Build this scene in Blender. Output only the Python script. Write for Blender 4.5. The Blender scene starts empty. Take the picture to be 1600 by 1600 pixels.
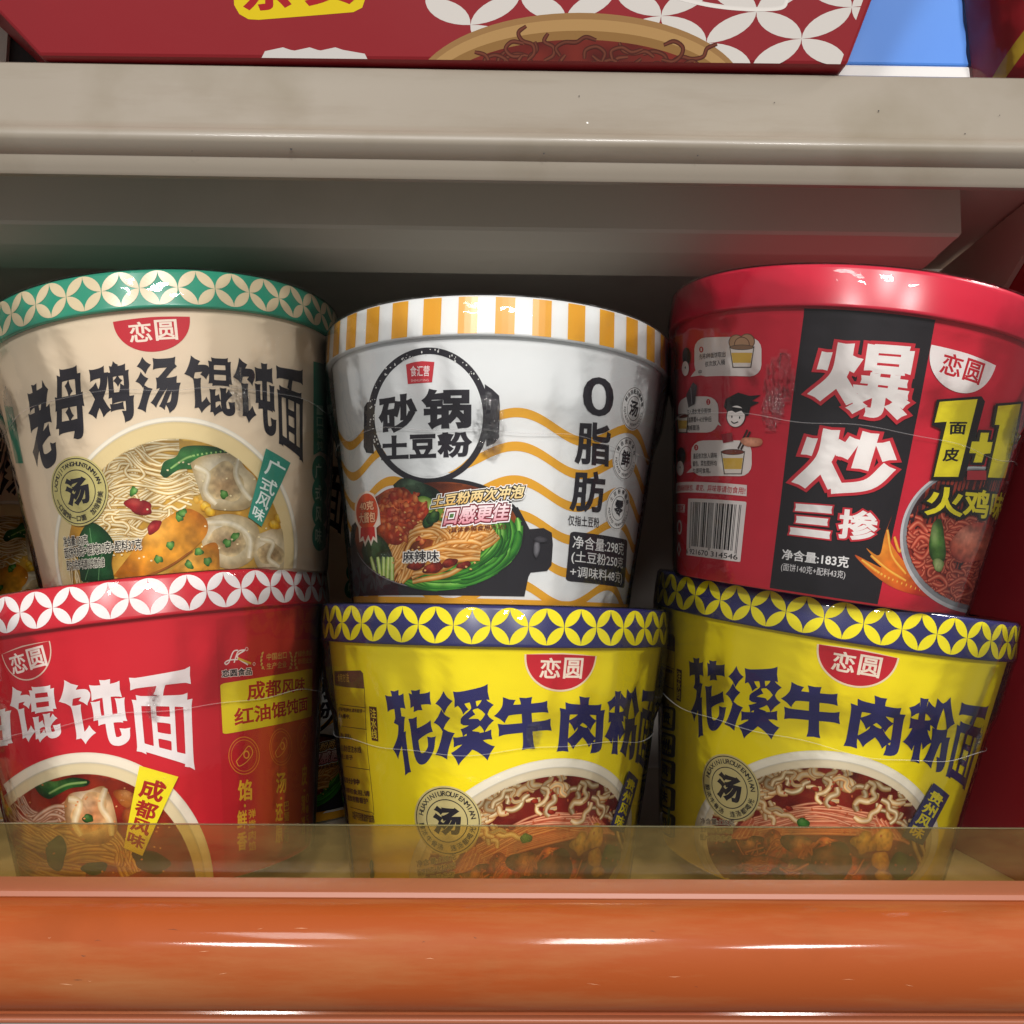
import bpy, math, random
import numpy as np
from mathutils import Vector, Matrix, geometry

# ------------------------------------------------------------------ camera
F_PX, PITCH, ROLL = 1557.7, 0.10441, 0.00811        # focal length in photo pixels (1600 wide)
Z0 = 1.30                                            # camera height above the shop floor, metres
MM = 0.001
scene = bpy.context.scene
col = scene.collection
fw = np.array([0, math.cos(PITCH), math.sin(PITCH)])
_up = np.array([0, -math.sin(PITCH), math.cos(PITCH)])
_rt = np.array([1.0, 0, 0])
rt = _rt*math.cos(ROLL) + _up*math.sin(ROLL)
up = _up*math.cos(ROLL) - _rt*math.sin(ROLL)
cam = bpy.data.cameras.new('camera')
cam.sensor_width = 36.0
cam.lens = 36.0*F_PX/1600.0
cam.clip_start = 0.02
cam.clip_end = 60
camo = bpy.data.objects.new('camera', cam)
col.objects.link(camo)
camo.matrix_world = Matrix([[rt[0], up[0], -fw[0], 0], [rt[1], up[1], -fw[1], 0], [rt[2], up[2], -fw[2], Z0], [0, 0, 0, 1]])
scene.camera = camo

# ------------------------------------------------------------------ light: shop ceiling
world = bpy.data.worlds.new('World')
scene.world = world
world.use_nodes = True
world.node_tree.nodes['Background'].inputs[0].default_value = (1.0, 0.985, 0.96, 1)
world.node_tree.nodes['Background'].inputs[1].default_value = 0.27
def ceiling_lamp(x, y, sx, sy, power, z=3.0, color=(1.0, 0.975, 0.94)):
    L = bpy.data.lights.new('ceiling_light', 'AREA')
    L.shape = 'RECTANGLE'; L.size = sx; L.size_y = sy; L.energy = power; L.color = color
    o = bpy.data.objects.new('ceiling_light', L); col.objects.link(o)
    o.location = (x, y, z)
    return o
ceiling_lamp(1.95, 0.06, 0.6, 0.6, 42)               # right-hand aisle lamp over the shelf front
ceiling_lamp(-0.55, -1.9, 0.3, 1.0, 20)
ceiling_lamp(0.4, -2.8, 0.3, 1.2, 95)
ceiling_lamp(-1.1, -4.2, 0.36, 1.3, 235)
ceiling_lamp(1.5, -4.2, 0.36, 1.3, 235)
scene.view_settings.view_transform = 'Standard'
scene.view_settings.look = 'None'
scene.view_settings.gamma = 1.0
scene.view_settings.use_curve_mapping = False
scene.view_settings.exposure = 0.0
scene.cycles.transparent_max_bounces = 14
scene.cycles.max_bounces = 7
scene.cycles.diffuse_bounces = 4
scene.cycles.glossy_bounces = 3

# ------------------------------------------------------------------ helpers
def lin(c):
    if isinstance(c, str):
        c = [int(c[i:i+2], 16)/255 for i in (0, 2, 4)]
    else:
        c = [v/255 for v in c]
    return np.array([v/12.92 if v <= .04045 else ((v+.055)/1.055)**2.4 for v in c])
def mk(name, rough=.5, base=None, attr=False, metal=0, coat=0.0, noise=None, spec=.5, bump=None, dust=None):
    m = bpy.data.materials.new(name); m.use_nodes = True
    nt = m.node_tree; b = nt.nodes['Principled BSDF']
    b.inputs['Roughness'].default_value = rough
    b.inputs['Metallic'].default_value = metal
    b.inputs['Specular IOR Level'].default_value = spec
    b.inputs['Coat Weight'].default_value = coat
    b.inputs['Coat Roughness'].default_value = .08
    if base is not None:
        b.inputs['Base Color'].default_value = (*lin(base), 1)
    if attr:
        a = nt.nodes.new('ShaderNodeAttribute'); a.attribute_name = 'Col'
        nt.links.new(a.outputs['Color'], b.inputs['Base Color'])
    tc = nt.nodes.new('ShaderNodeTexCoord')
    if noise:                                          # (scale, dark colour, low, high) worn patches
        n = nt.nodes.new('ShaderNodeTexNoise'); n.inputs['Scale'].default_value = noise[0]; n.inputs['Detail'].default_value = 6
        nt.links.new(tc.outputs['Object'], n.inputs['Vector'])
        r = nt.nodes.new('ShaderNodeMapRange'); r.inputs[1].default_value = noise[2]; r.inputs[2].default_value = noise[3]
        nt.links.new(n.outputs[0], r.inputs[0])
        mx = nt.nodes.new('ShaderNodeMix'); mx.data_type = 'RGBA'
        mx.inputs[6].default_value = (*lin(base), 1); mx.inputs[7].default_value = (*lin(noise[1]), 1)
        nt.links.new(r.outputs[0], mx.inputs[0]); nt.links.new(mx.outputs[2], b.inputs['Base Color'])
        if dust:                                       # (colour, scale, low, high, stretch) dust and rubbed streaks along x
            mp = nt.nodes.new('ShaderNodeMapping'); mp.inputs['Scale'].default_value = dust[4]; nt.links.new(tc.outputs['Object'], mp.inputs[0])
            n3 = nt.nodes.new('ShaderNodeTexNoise'); n3.inputs['Scale'].default_value = dust[1]; n3.inputs['Detail'].default_value = 8; n3.inputs['Roughness'].default_value = .65
            nt.links.new(mp.outputs[0], n3.inputs['Vector'])
            r3 = nt.nodes.new('ShaderNodeMapRange'); r3.inputs[1].default_value = dust[2]; r3.inputs[2].default_value = dust[3]; r3.inputs[4].default_value = .75
            nt.links.new(n3.outputs[0], r3.inputs[0])
            m3 = nt.nodes.new('ShaderNodeMix'); m3.data_type = 'RGBA'; m3.inputs[7].default_value = (*lin(dust[0]), 1)
            nt.links.new(r3.outputs[0], m3.inputs[0]); nt.links.new(mx.outputs[2], m3.inputs[6]); nt.links.new(m3.outputs[2], b.inputs['Base Color'])
        r2 = nt.nodes.new('ShaderNodeMapRange'); r2.inputs[3].default_value = rough*.75; r2.inputs[4].default_value = min(1, rough*1.35)
        nt.links.new(n.outputs[0], r2.inputs[0]); nt.links.new(r2.outputs[0], b.inputs['Roughness'])
    if bump:
        n = nt.nodes.new('ShaderNodeTexNoise'); n.inputs['Scale'].default_value = bump[0]; n.inputs['Detail'].default_value = 4
        nt.links.new(tc.outputs['Object'], n.inputs['Vector'])
        bp = nt.nodes.new('ShaderNodeBump'); bp.inputs['Strength'].default_value = bump[1]; bp.inputs['Distance'].default_value = bump[2]
        nt.links.new(n.outputs[0], bp.inputs['Height']); nt.links.new(bp.outputs[0], b.inputs['Normal'])
    return m
MAT = {}
MAT['print'] = mk('printed_card', .42, attr=True, spec=.25)
MAT['lidprint'] = mk('printed_lid', .26, attr=True, spec=.5)
def film_mat(name, tint, haze, hazecol, ior, rough, bump, smudge=False):
    m = bpy.data.materials.new(name); m.use_nodes = True; nt = m.node_tree
    for n in list(nt.nodes):
        if n.type != 'OUTPUT_MATERIAL': nt.nodes.remove(n)
    out = nt.nodes['Material Output']
    t = nt.nodes.new('ShaderNodeBsdfTransparent'); t.inputs[0].default_value = (*tint, 1)
    d = nt.nodes.new('ShaderNodeBsdfDiffuse'); d.inputs[0].default_value = (*hazecol, 1)
    g = nt.nodes.new('ShaderNodeBsdfGlossy'); g.inputs[1].default_value = rough
    fr = nt.nodes.new('ShaderNodeFresnel'); fr.inputs[0].default_value = ior
    m1 = nt.nodes.new('ShaderNodeMixShader'); m1.inputs[0].default_value = haze
    m2 = nt.nodes.new('ShaderNodeMixShader')
    nt.links.new(t.outputs[0], m1.inputs[1]); nt.links.new(d.outputs[0], m1.inputs[2])
    nt.links.new(fr.outputs[0], m2.inputs[0]); nt.links.new(m1.outputs[0], m2.inputs[1]); nt.links.new(g.outputs[0], m2.inputs[2])
    nt.links.new(m2.outputs[0], out.inputs[0])
    if smudge:                                        # uneven handling marks and fine scratches in the plastic
        tc = nt.nodes.new('ShaderNodeTexCoord'); mp = nt.nodes.new('ShaderNodeMapping'); mp.inputs['Scale'].default_value = (1, 1, 3); nt.links.new(tc.outputs['Object'], mp.inputs[0])
        n = nt.nodes.new('ShaderNodeTexNoise'); n.inputs['Scale'].default_value = 28; n.inputs['Detail'].default_value = 9; n.inputs['Roughness'].default_value = .7
        nt.links.new(mp.outputs[0], n.inputs['Vector'])
        mr = nt.nodes.new('ShaderNodeMapRange'); mr.inputs[1].default_value = .35; mr.inputs[2].default_value = .75; mr.inputs[3].default_value = haze*.55; mr.inputs[4].default_value = haze*2.1
        nt.links.new(n.outputs[0], mr.inputs[0]); nt.links.new(mr.outputs[0], m1.inputs[0])
        m4 = nt.nodes.new('ShaderNodeMapRange'); m4.inputs[3].default_value = rough*.5; m4.inputs[4].default_value = rough*3
        nt.links.new(n.outputs[0], m4.inputs[0]); nt.links.new(m4.outputs[0], g.inputs[1])
    if bump:
        tc = nt.nodes.new('ShaderNodeTexCoord')
        n = nt.nodes.new('ShaderNodeTexNoise'); n.inputs['Scale'].default_value = bump[0]; n.inputs['Detail'].default_value = 3
        nt.links.new(tc.outputs['Object'], n.inputs['Vector'])
        bp = nt.nodes.new('ShaderNodeBump'); bp.inputs['Strength'].default_value = bump[1]; bp.inputs['Distance'].default_value = .001
        nt.links.new(n.outputs[0], bp.inputs['Height'])
        nt.links.new(bp.outputs[0], g.inputs['Normal']); nt.links.new(bp.outputs[0], fr.inputs['Normal'])
    return m
MAT['film'] = film_mat('shrink_film', (.985, .985, .985), .009, (.8, .8, .8), 1.38, .035, (60, .6))
MAT['seam'] = film_mat('film_seam', (.97, .97, .97), .20, (.9, .9, .9), 1.45, .12, (400, .5))
MAT['crumple'] = film_mat('film_crumple', (1, 1, 1), .015, (.95, .95, .95), 1.55, .09, (700, .8))
MAT['guard'] = film_mat('tinted_plastic', (.86, .73, .43), .085, (.36, .28, .10), 1.45, .07, None, True)

def newmesh(name, V, F, mat, parent=None, smooth=False, cols=None):
    me = bpy.data.meshes.new(name)
    me.from_pydata([tuple(v) for v in V], [], [tuple(f) for f in F])
    if cols is not None:
        a = me.color_attributes.new('Col', 'FLOAT_COLOR', 'POINT')
        c4 = np.ones((len(V), 4), np.float32); c4[:, :3] = cols
        a.data.foreach_set('color', c4.ravel())
    me.materials.append(mat)
    if smooth: me.polygons.foreach_set('use_smooth', [True]*len(me.polygons))
    me.update()
    o = bpy.data.objects.new(name, me); col.objects.link(o)
    if parent is not None: o.parent = parent
    return o
def tag(o, label=None, cat=None, group=None, kind=None):
    if label: o['label'] = label
    if cat: o['category'] = cat
    if group: o['group'] = group
    if kind: o['kind'] = kind
    return o
def empty(name, loc=(0, 0, 0)):
    o = bpy.data.objects.new(name, None); col.objects.link(o); o.location = loc
    o.empty_display_size = .02
    return o
def copy_tree(o, parent=None):
    c = o.copy(); col.objects.link(c); c.parent = parent
    for ch in list(o.children): copy_tree(ch, c)
    return c
def lathe(prof, n=128, closed=False):
    V = []; F = []
    for j in range(n):
        a = 2*math.pi*j/n
        for r, h in prof: V.append((r*math.sin(a)*MM, -r*math.cos(a)*MM, h*MM))
    m = len(prof)
    for j in range(n):
        k = (j+1) % n
        for i in range(m-1): F.append((j*m+i, k*m+i, k*m+i+1, j*m+i+1))
    return V, F

def pxdir(px):
    px = np.asarray(px, float).reshape(-1, 2)
    return fw + rt*((px[:, :1]-800)/F_PX) + up*((800-px[:, 1:])/F_PX)
def at_depth(x, y, d):
    v = pxdir([(x, y)])[0]; return v*(d/v[1])

# value noise for print colours
def vnoise(x, y, sc, seed):
    rs = np.random.RandomState(seed); t = rs.rand(64, 64)
    x = np.asarray(x)/sc + 1000; y = np.asarray(y)/sc + 1000
    i = np.floor(x).astype(int); j = np.floor(y).astype(int); fx = x-i; fy = y-j
    fx = fx*fx*(3-2*fx); fy = fy*fy*(3-2*fy)
    g = lambda a, b: t[a % 64, b % 64]
    return (g(i, j)*(1-fx)+g(i+1, j)*fx)*(1-fy) + (g(i, j+1)*(1-fx)+g(i+1, j+1)*fx)*fy

# ---------------------------------------------------------------- glyphs
_fc = bpy.data.curves.new('glyph_source', 'FONT'); _fo = bpy.data.objects.new('glyph_source', _fc); col.objects.link(_fo)
_gc = {}
def glyphs(s):
    if s in _gc: return _gc[s]
    _fc.body = s
    dg = bpy.context.evaluated_depsgraph_get(); dg.update()
    c = _fo.to_curve(dg)
    out = []
    for sp in c.splines:
        b = sp.bezier_points; n = len(b); P = []
        for i in range(n):
            p, q = b[i], b[(i+1) % n]
            P.append((p.co.x, p.co.y))
            a0, a1, a2, a3 = [np.array(v[:2]) for v in (p.co, p.handle_right, q.handle_left, q.co)]
            ch = a3-a0; L = np.hypot(*ch)
            if L < 1e-6: continue
            dv = max(abs(ch[0]*(v-a0)[1]-ch[1]*(v-a0)[0])/L for v in (a1, a2))
            if dv > .004:
                k = 2 if L < .12 else 4
                for t in np.arange(1, k)/k:
                    P.append(tuple(a0*(1-t)**3+3*a1*t*(1-t)**2+3*a2*t*t*(1-t)+a3*t**3))
        Q = [P[0]]
        for p in P[1:]:
            if math.hypot(p[0]-Q[-1][0], p[1]-Q[-1][1]) > 1e-4: Q.append(p)
        if math.hypot(Q[0][0]-Q[-1][0], Q[0][1]-Q[-1][1]) < 1e-4: Q.pop()
        if len(Q) > 2: out.append(np.array(Q))
    _fo.to_curve_clear()
    A = sum(.5*np.sum(p[:, 0]*np.roll(p[:, 1], -1)-np.roll(p[:, 0], -1)*p[:, 1]) for p in out)
    if A < 0: out = [p[::-1] for p in out]
    _gc[s] = out
    return out
def embolden(cs, d):
    if not d: return cs
    res = []
    for P in cs:
        e = np.roll(P, -1, 0)-P; L = np.hypot(e[:, 0], e[:, 1])[:, None]; e = e/L
        n = np.stack([e[:, 1], -e[:, 0]], 1); m = np.roll(n, 1, 0)
        b = n+m; bl = np.maximum(np.hypot(b[:, 0], b[:, 1])[:, None], 1e-3); b /= bl
        c = np.maximum((b*n).sum(1)[:, None], .75)
        res.append(P+b*d/c)
    return res
def flare(cs, amt):
    res = []
    for P in cs:
        n = len(P); term = set()
        for i in range(n):
            a, b, c, d = P[i-1], P[i], P[(i+1) % n], P[(i+2) % n]
            e0, e1, e2 = b-a, c-b, d-c
            L = np.hypot(*e1)
            cr = lambda u, v: (u[0]*v[1]-u[1]*v[0])/(np.hypot(*u)*np.hypot(*v)+1e-9)
            if .03 < L < .12 and cr(e0, e1) > .75 and cr(e1, e2) > .75: term.add(i)
        out = []
        for i in range(n):
            p = P[i]; j = (i+1) % n
            if i in term:
                u = (P[j]-p)/np.hypot(*(P[j]-p)); a = P[i-1]; L = np.hypot(*(a-p))
                nn = np.array([u[1], -u[0]])
                if L > .13: out.append(p+(a-p)/L*.085)
                out.append(p-u*amt+nn*amt*.35)
                out.append((p+P[j])/2-nn*amt*.25)
            elif (i-1) % n in term:
                q = P[i-1]; u = (p-q)/np.hypot(*(p-q)); nn = np.array([u[1], -u[0]]); L = np.hypot(*(P[j]-p))
                out.append(p+u*amt+nn*amt*.35)
                if L > .13: out.append(p+(P[j]-p)/L*.085)
            else: out.append(p)
        res.append(np.array(out))
    return res
def winding(pts, cs):
    w = np.zeros(len(pts), int)
    for P in cs:
        x0, y0 = P[:, 0], P[:, 1]; x1, y1 = np.roll(x0, -1), np.roll(y0, -1)
        for s in range(0, len(pts), 4000):
            px, py = pts[s:s+4000, 0:1], pts[s:s+4000, 1:2]
            cr = (x1-x0)*(py-y0)-(px-x0)*(y1-y0)
            w[s:s+4000] += ((y0 <= py) & (y1 > py) & (cr > 0)).sum(1) - ((y0 > py) & (y1 <= py) & (cr < 0)).sum(1)
    return w
def dens(P, m):
    P = np.asarray(P, float); out = []
    for a, b in zip(P, np.roll(P, -1, 0)):
        k = max(1, int(math.ceil(np.hypot(*(b-a))/m)))
        for t in range(k): out.append(a+(b-a)*t/k)
    return np.array(out)
def ell(cx, cy, rx, ry, n=64, a0=0, a1=2*math.pi, rot=0):
    full = abs(a1-a0-2*math.pi) < 1e-6
    t = np.linspace(a0, a1, n, endpoint=not full)
    x, y = rx*np.cos(t), ry*np.sin(t); c, s = math.cos(rot), math.sin(rot)
    return np.stack([cx+x*c-y*s, cy+x*s+y*c], 1)
def rrect(x0, y0, x1, y1, r, n=5):
    P = []
    for cx, cy, a in ((x1-r, y1-r, 0), (x0+r, y1-r, 1), (x0+r, y0+r, 2), (x1-r, y0+r, 3)):
        for t in np.linspace(a*math.pi/2, (a+1)*math.pi/2, n): P.append((cx+r*math.cos(t), cy+r*math.sin(t)))
    return np.array(P)
def spline(pts, n=10):
    P = np.asarray(pts, float); P = np.vstack([2*P[0]-P[1], P, 2*P[-1]-P[-2]]); out = []
    for i in range(1, len(P)-2):
        for t in np.arange(n)/n:
            a, b, c, d = P[i-1:i+3]
            out.append(.5*((2*b)+(c-a)*t+(2*a-5*b+4*c-d)*t*t+(3*b-a-3*c+d)*t**3))
    out.append(P[-2]); return np.array(out)

BRUSH = {
 '花': '3,16 45,15 w14|26,2 27,32 23,42 w14|56,15 98,14 w14|70,2 71,29 w14|34,31 26,55 8,71 w13|32,50 33,98 w12|58,36 60,80 74,90 90,82 94,66 w14|62,58 96,52 w13',
 '溪': '7,9 23,24|3,35 19,48|23,57 9,93|94,8 33,14|45,20 54,33 w9|66,18 69,31 w9|93,20 81,35|67,33 48,46 75,50 46,62 w9|81,44 93,57|31,74 97,69 w11|66,60 58,80 33,98|67,77 95,96',
 '牛': '25,3 19,22 6,40|17,24 93,22|3,59 97,56|54,2 54,98',
 '肉': '14,24 12,98|13,25 91,25|89,24 88,84 83,93 71,92|52,2 50,34 27,54|54,38 74,53|51,54 46,66 25,86|53,62 74,84',
 '粉': '25,2 25,98 w14|2,42 47,40 w13|6,14 13,28|45,10 37,27|22,44 5,77|28,46 46,70|65,4 51,42|77,2 97,38|52,54 90,52|88,52 86,90 73,94|68,54 51,97',
 '面': '2,8 98,6 w13|52,8 45,26 w12|11,29 12,98 w12|10,31 92,31 w12|91,29 91,98 w13|36,33 37,88 w8|66,33 66,88 w8|38,52 64,52 w7|38,71 64,71 w7|13,90 90,90 w10',
 '老': '12,21 84,17|44,2 44,38|3,44 97,40|88,6 60,46 4,86|86,58 44,68 w12|40,58 42,84 56,93 90,89 93,74',
 '母': '22,7 86,5|22,6 14,86|85,5 80,84 72,95 60,92|3,48 97,45|12,84 84,82|46,18 58,36 w13|44,57 56,73 w13',
 '鸡': '3,17 41,14|39,14 34,42 5,89|9,36 41,88|69,1 60,15 w11|53,16 92,15|91,15 89,47 74,45 w12|66,27 76,38 w12|54,16 54,62 w12|53,62 96,60|94,60 91,92 77,97|49,79 80,77 w11',
 '汤': '6,5 26,20|2,33 20,46|26,53 9,97|37,10 90,8|88,9 52,44 w13|45,47 95,44|93,45 88,84 73,95|67,50 38,88 w13|82,50 59,94 w12',
 '馄': '20,2 5,34|14,20 44,20 36,34 w12|22,36 24,88 w14|25,90 46,74 w12|55,6 54,45 w11|55,7 94,7 w11|93,6 93,45 w12|56,25 92,25 w8|55,43 94,43 w9|55,54 55,94 w11|56,72 71,68 w10|54,95 73,85 w10|79,51 80,88 97,90 97,74 w12|96,58 80,71 w10',
 '饨': '20,2 5,34|14,20 42,20 35,34 w12|22,36 24,88 w14|25,90 45,74 w12|49,20 97,18|55,33 56,62 w12|55,62 95,60 w12|94,31 94,66 w12|74,2 74,82 82,95 96,90 97,76 w13',
 '油': '7,7 25,22|3,36 20,49|25,57 9,97|43,27 43,97 w12|43,29 96,29 w12|95,27 95,97 w12|43,92 96,92 w12|44,60 95,60 w10|69,2 69,92 w12',
 '爆': '14,16 11,42 w11|32,3 28,48 6,82 w17|45,22 37,42 w12|28,52 46,86 w16|59,3 58,40 w12|60,9 96,9 w12|94,8 92,40 w13|60,23 94,23 w10|60,37 93,37 w11|50,52 97,53 w11|64,42 62,64 w10|84,42 82,64 w10|43,66 99,68 w12|62,70 43,84 w12|78,68 98,82 w12|70,72 68,95 57,96 w13|56,84 42,97 w11|80,82 95,98 w13',
 '炒': '13,18 9,46 w12|32,3 28,50 5,94 w18|47,20 37,42 w13|27,54 44,94 w17|73,3 66,62 w18|58,14 46,46 w14|86,16 96,44 w16|97,52 76,84 38,96 w16',
 '三': '8,12 96,10 w23|14,50 90,49 w22|3,88 99,88 w23'}
# ---------------------------------------------------------------- the cups
H, HB, RB, RT, RL = 117.2, 15.3, 57.3, 72.2, 75.0
KS = (RT-RB)/(H-HB)
SC = 66.0                                             # mm of print per radian
class Surf:
    """print laid on a surface: s, h in mm; px -> surface and back"""
class Cone(Surf):
    def __init__(s, P, a, b, rb=RB, k=KS, hmin=.8, hmax=H-HB-.3):
        s.P = np.array(P, float); s.rb, s.k, s.hmin, s.hmax = rb, k, hmin, hmax
        s.Mx = Matrix.Rotation(a, 3, 'Y') @ Matrix.Rotation(b, 3, 'X'); s.M = np.array(s.Mx)
    def r(s, h): return s.rb+s.k*h
    def px2sh(s, px):
        d = pxdir(px) @ s.M; o = s.M.T @ (-s.P); k = s.k; rr = s.rb+k*o[2]
        A = d[:, 0]**2+d[:, 1]**2-k*k*d[:, 2]**2; B = o[0]*d[:, 0]+o[1]*d[:, 1]-k*rr*d[:, 2]; Cc = o[0]**2+o[1]**2-rr**2
        D = B*B-A*Cc; t = (-B-np.sqrt(np.maximum(D, 0)))/A
        p = o+d*t[:, None]; th = np.arctan2(p[:, 0], -p[:, 1])
        miss = np.sqrt(np.maximum(-D, 0))/np.maximum(A, 1e-9)
        th = th+np.sign(th)*miss/s.rb
        return np.stack([th*SC, p[:, 2]], 1)
    def sh2px(s, sh):
        sh = np.asarray(sh); th = sh[:, 0]/SC; r = s.r(sh[:, 1])
        p = np.stack([r*np.sin(th), -r*np.cos(th), sh[:, 1]], 1) @ s.M.T + s.P
        z = p @ fw
        return np.stack([800+F_PX*(p @ rt)/z, 800-F_PX*(p @ up)/z], 1)
    def xyz(s, sh, off):
        th = sh[:, 0]/SC; r = s.r(sh[:, 1])+off
        return np.stack([r*np.sin(th), -r*np.cos(th), sh[:, 1]], 1)*MM
    def shift(s, ds):
        return s
class Plane(Surf):
    def __init__(s, o, u, v):                         # mm, camera-origin frame
        s.o, s.u, s.v = [np.array(q, float) for q in (o, u, v)]
        s.u /= np.linalg.norm(s.u); s.v -= s.u*(s.v@s.u); s.v /= np.linalg.norm(s.v); s.n = np.cross(s.u, s.v)
        s.hmin, s.hmax = 0.2, 1e9
    def px2sh(s, px):
        d = pxdir(px); t = (s.o@s.n)/(d@s.n); p = d*t[:, None]-s.o
        return np.stack([p@s.u, p@s.v], 1)
    def sh2px(s, sh):
        p = s.o+sh[:, :1]*s.u+sh[:, 1:]*s.v; z = p@fw
        return np.stack([800+F_PX*(p@rt)/z, 800-F_PX*(p@up)/z], 1)
    def r(s, h): return SC
    def xyz(s, sh, off):
        return (s.o+sh[:, :1]*s.u+sh[:, 1:]*s.v+s.n*off[:, None])*MM+np.array([0, 0, Z0])

class Print:
    GRID = 2.0
    def __init__(s, surf, crop=(0, 0, 1), seed=1):
        s.S = surf; s.crop = crop; s.rnd = random.Random(seed); s.reset()
    def reset(s, z=.1):
        s.V = []; s.O = []; s.C = []; s.F = []; s.n = 0; s.z = z; return s
    def build(s, name, parent, mat=None, label=None, photo=None):
        if not s.V: return None
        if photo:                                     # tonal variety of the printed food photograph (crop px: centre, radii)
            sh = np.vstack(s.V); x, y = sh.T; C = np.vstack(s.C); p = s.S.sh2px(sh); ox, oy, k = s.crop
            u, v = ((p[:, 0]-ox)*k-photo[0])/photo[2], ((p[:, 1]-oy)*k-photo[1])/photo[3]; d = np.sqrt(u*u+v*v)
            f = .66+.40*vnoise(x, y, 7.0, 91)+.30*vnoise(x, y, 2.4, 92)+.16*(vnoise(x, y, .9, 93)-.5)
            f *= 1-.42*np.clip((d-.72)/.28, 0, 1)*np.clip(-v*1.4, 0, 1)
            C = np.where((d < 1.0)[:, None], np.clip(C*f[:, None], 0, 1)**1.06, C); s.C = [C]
        V = s.S.xyz(np.vstack(s.V), np.concatenate(s.O))
        o = newmesh(name, V, s.F, mat or MAT['print'], parent, cols=np.vstack(s.C))
        if label: o['label'] = label
        s.reset(); return o
    # --- coordinate maps
    def px(s, P):
        P = np.asarray(P, float).reshape(-1, 2); ox, oy, k = s.crop
        return s.S.px2sh(np.stack([ox+P[:, 0]/k, oy+P[:, 1]/k], 1))
    def quad(s, q):
        c = s.px(q)                                   # TL TR BR BL
        return lambda P: (c[3]*(1-P[:, :1])+c[2]*P[:, :1])*(1-P[:, 1:])+(c[0]*(1-P[:, :1])+c[1]*P[:, :1])*P[:, 1:]
    def local(s, cpx, rot=0, sc=1.0, sh=None):
        c = s.px([cpx])[0] if sh is None else np.array(sh); k = SC/s.S.r(c[1]); ca, sa = math.cos(rot)*sc, math.sin(rot)*sc
        return lambda P: np.stack([c[0]+(P[:, 0]*ca-P[:, 1]*sa)*k, c[1]+P[:, 0]*sa+P[:, 1]*ca], 1)
    # --- primitives
    def raw(s, sh, F, cols, off):
        sh = np.asarray(sh); s.V.append(sh); s.O.append(np.asarray(off, float)*np.ones(len(sh))); s.C.append(np.asarray(cols, float)*np.ones((len(sh), 3)))
        s.F += [tuple(i+s.n for i in f) for f in F]; s.n += len(sh)
    def poly(s, cs, T=None, c=None, fn=None, clip=None, step=None, inc=None, grid=None):
        """fill contours (nonzero winding). T maps to (s,h). fn(crop_x,crop_y)->rgb linear"""
        if isinstance(cs, np.ndarray): cs = [cs]
        T = T or s.px
        if inc is None: inc = .003 if step else .012
        cs = [T(p) for p in cs]
        A = sum(.5*np.sum(p[:, 0]*np.roll(p[:, 1], -1)-np.roll(p[:, 0], -1)*p[:, 1]) for p in cs)
        if A < 0: cs = [p[::-1] for p in cs]
        cs = [dens(p, 4.0) for p in cs]
        cl = None
        if clip is not None:
            cl = dens(clip, 4.0)
            if np.sum(cl[:, 0]*np.roll(cl[:, 1], -1)-np.roll(cl[:, 0], -1)*cl[:, 1]) < 0: cl = cl[::-1]
        verts = []; edges = []
        for p in cs+([cl] if cl is not None else []):
            b = len(verts); n = len(p); verts += p.tolist(); edges += [(b+i, b+(i+1) % n) for i in range(n)]
        allp = np.vstack(cs); lo, hi = allp.min(0), allp.max(0)
        G = grid or s.GRID
        if step:
            xs = np.arange(lo[0]+step/2, hi[0], step); ys = np.arange(lo[1]+step/2, hi[1], step*.9)
            g = np.array([(x+(step/2 if k % 2 else 0), y) for k, y in enumerate(ys) for x in xs])
            if len(g):
                g = g[winding(g, cs) > 0]
                if cl is not None and len(g): g = g[winding(g, [cl]) > 0]
                verts += g.tolist()
        elif isinstance(s.S, Cone):
            for q in np.arange(math.ceil(lo[0]/G)*G, hi[0], G):
                b = len(verts); verts += [(q, lo[1]-.1), (q, hi[1]+.1)]; edges.append((b, b+1))
        for hh in (s.S.hmin, s.S.hmax):
            if lo[1] < hh < hi[1]:
                b = len(verts); verts += [(lo[0]-1, hh), (hi[0]+1, hh)]; edges.append((b, b+1))
        r = geometry.delaunay_2d_cdt([Vector(v) for v in verts], edges, [], 0, 1e-5)
        vo = np.array([tuple(v) for v in r[0]]); fo = np.array(r[2])
        if not len(fo): return s
        ce = vo[fo].mean(1)
        ok = (winding(ce, cs) > 0) & (ce[:, 1] > s.S.hmin) & (ce[:, 1] < s.S.hmax)
        if cl is not None: ok &= winding(ce, [cl]) > 0
        fo = fo[ok]
        if not len(fo): return s
        u, inv = np.unique(fo, return_inverse=True); vo = vo[u]; fo = inv.reshape(-1, 3)
        if fn is not None:
            p = s.S.sh2px(vo); ox, oy, k = s.crop
            cc = fn((p[:, 0]-ox)*k, (p[:, 1]-oy)*k)
        else: cc = lin(c) if not isinstance(c, np.ndarray) else c
        s.raw(vo, fo.tolist(), cc, s.z); s.z += inc
        return s
    def stroke(s, pts, w, cols, clip=None, T=None, taper=.25, inc=.003, sp=8, mmw=True):
        """a ribbon: cols = (edge, middle, highlight); w in mm"""
        T = T or s.px
        P = T(spline(pts, sp)); n = len(P)
        d = np.gradient(P, axis=0); d /= np.maximum(np.hypot(d[:, 0], d[:, 1])[:, None], 1e-9)
        nr = np.stack([-d[:, 1], d[:, 0]], 1)
        t = np.linspace(0, 1, n); ww = w*.5*(1-taper+taper*np.minimum(1, np.minimum(t, 1-t)*8))
        e, m, h = [np.array(x, float) if isinstance(x, np.ndarray) else lin(x) for x in cols]
        offs = [-1, -.45, .12, .6, 1]; cc = [e, m, h, m*.92, e*.9]
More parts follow.
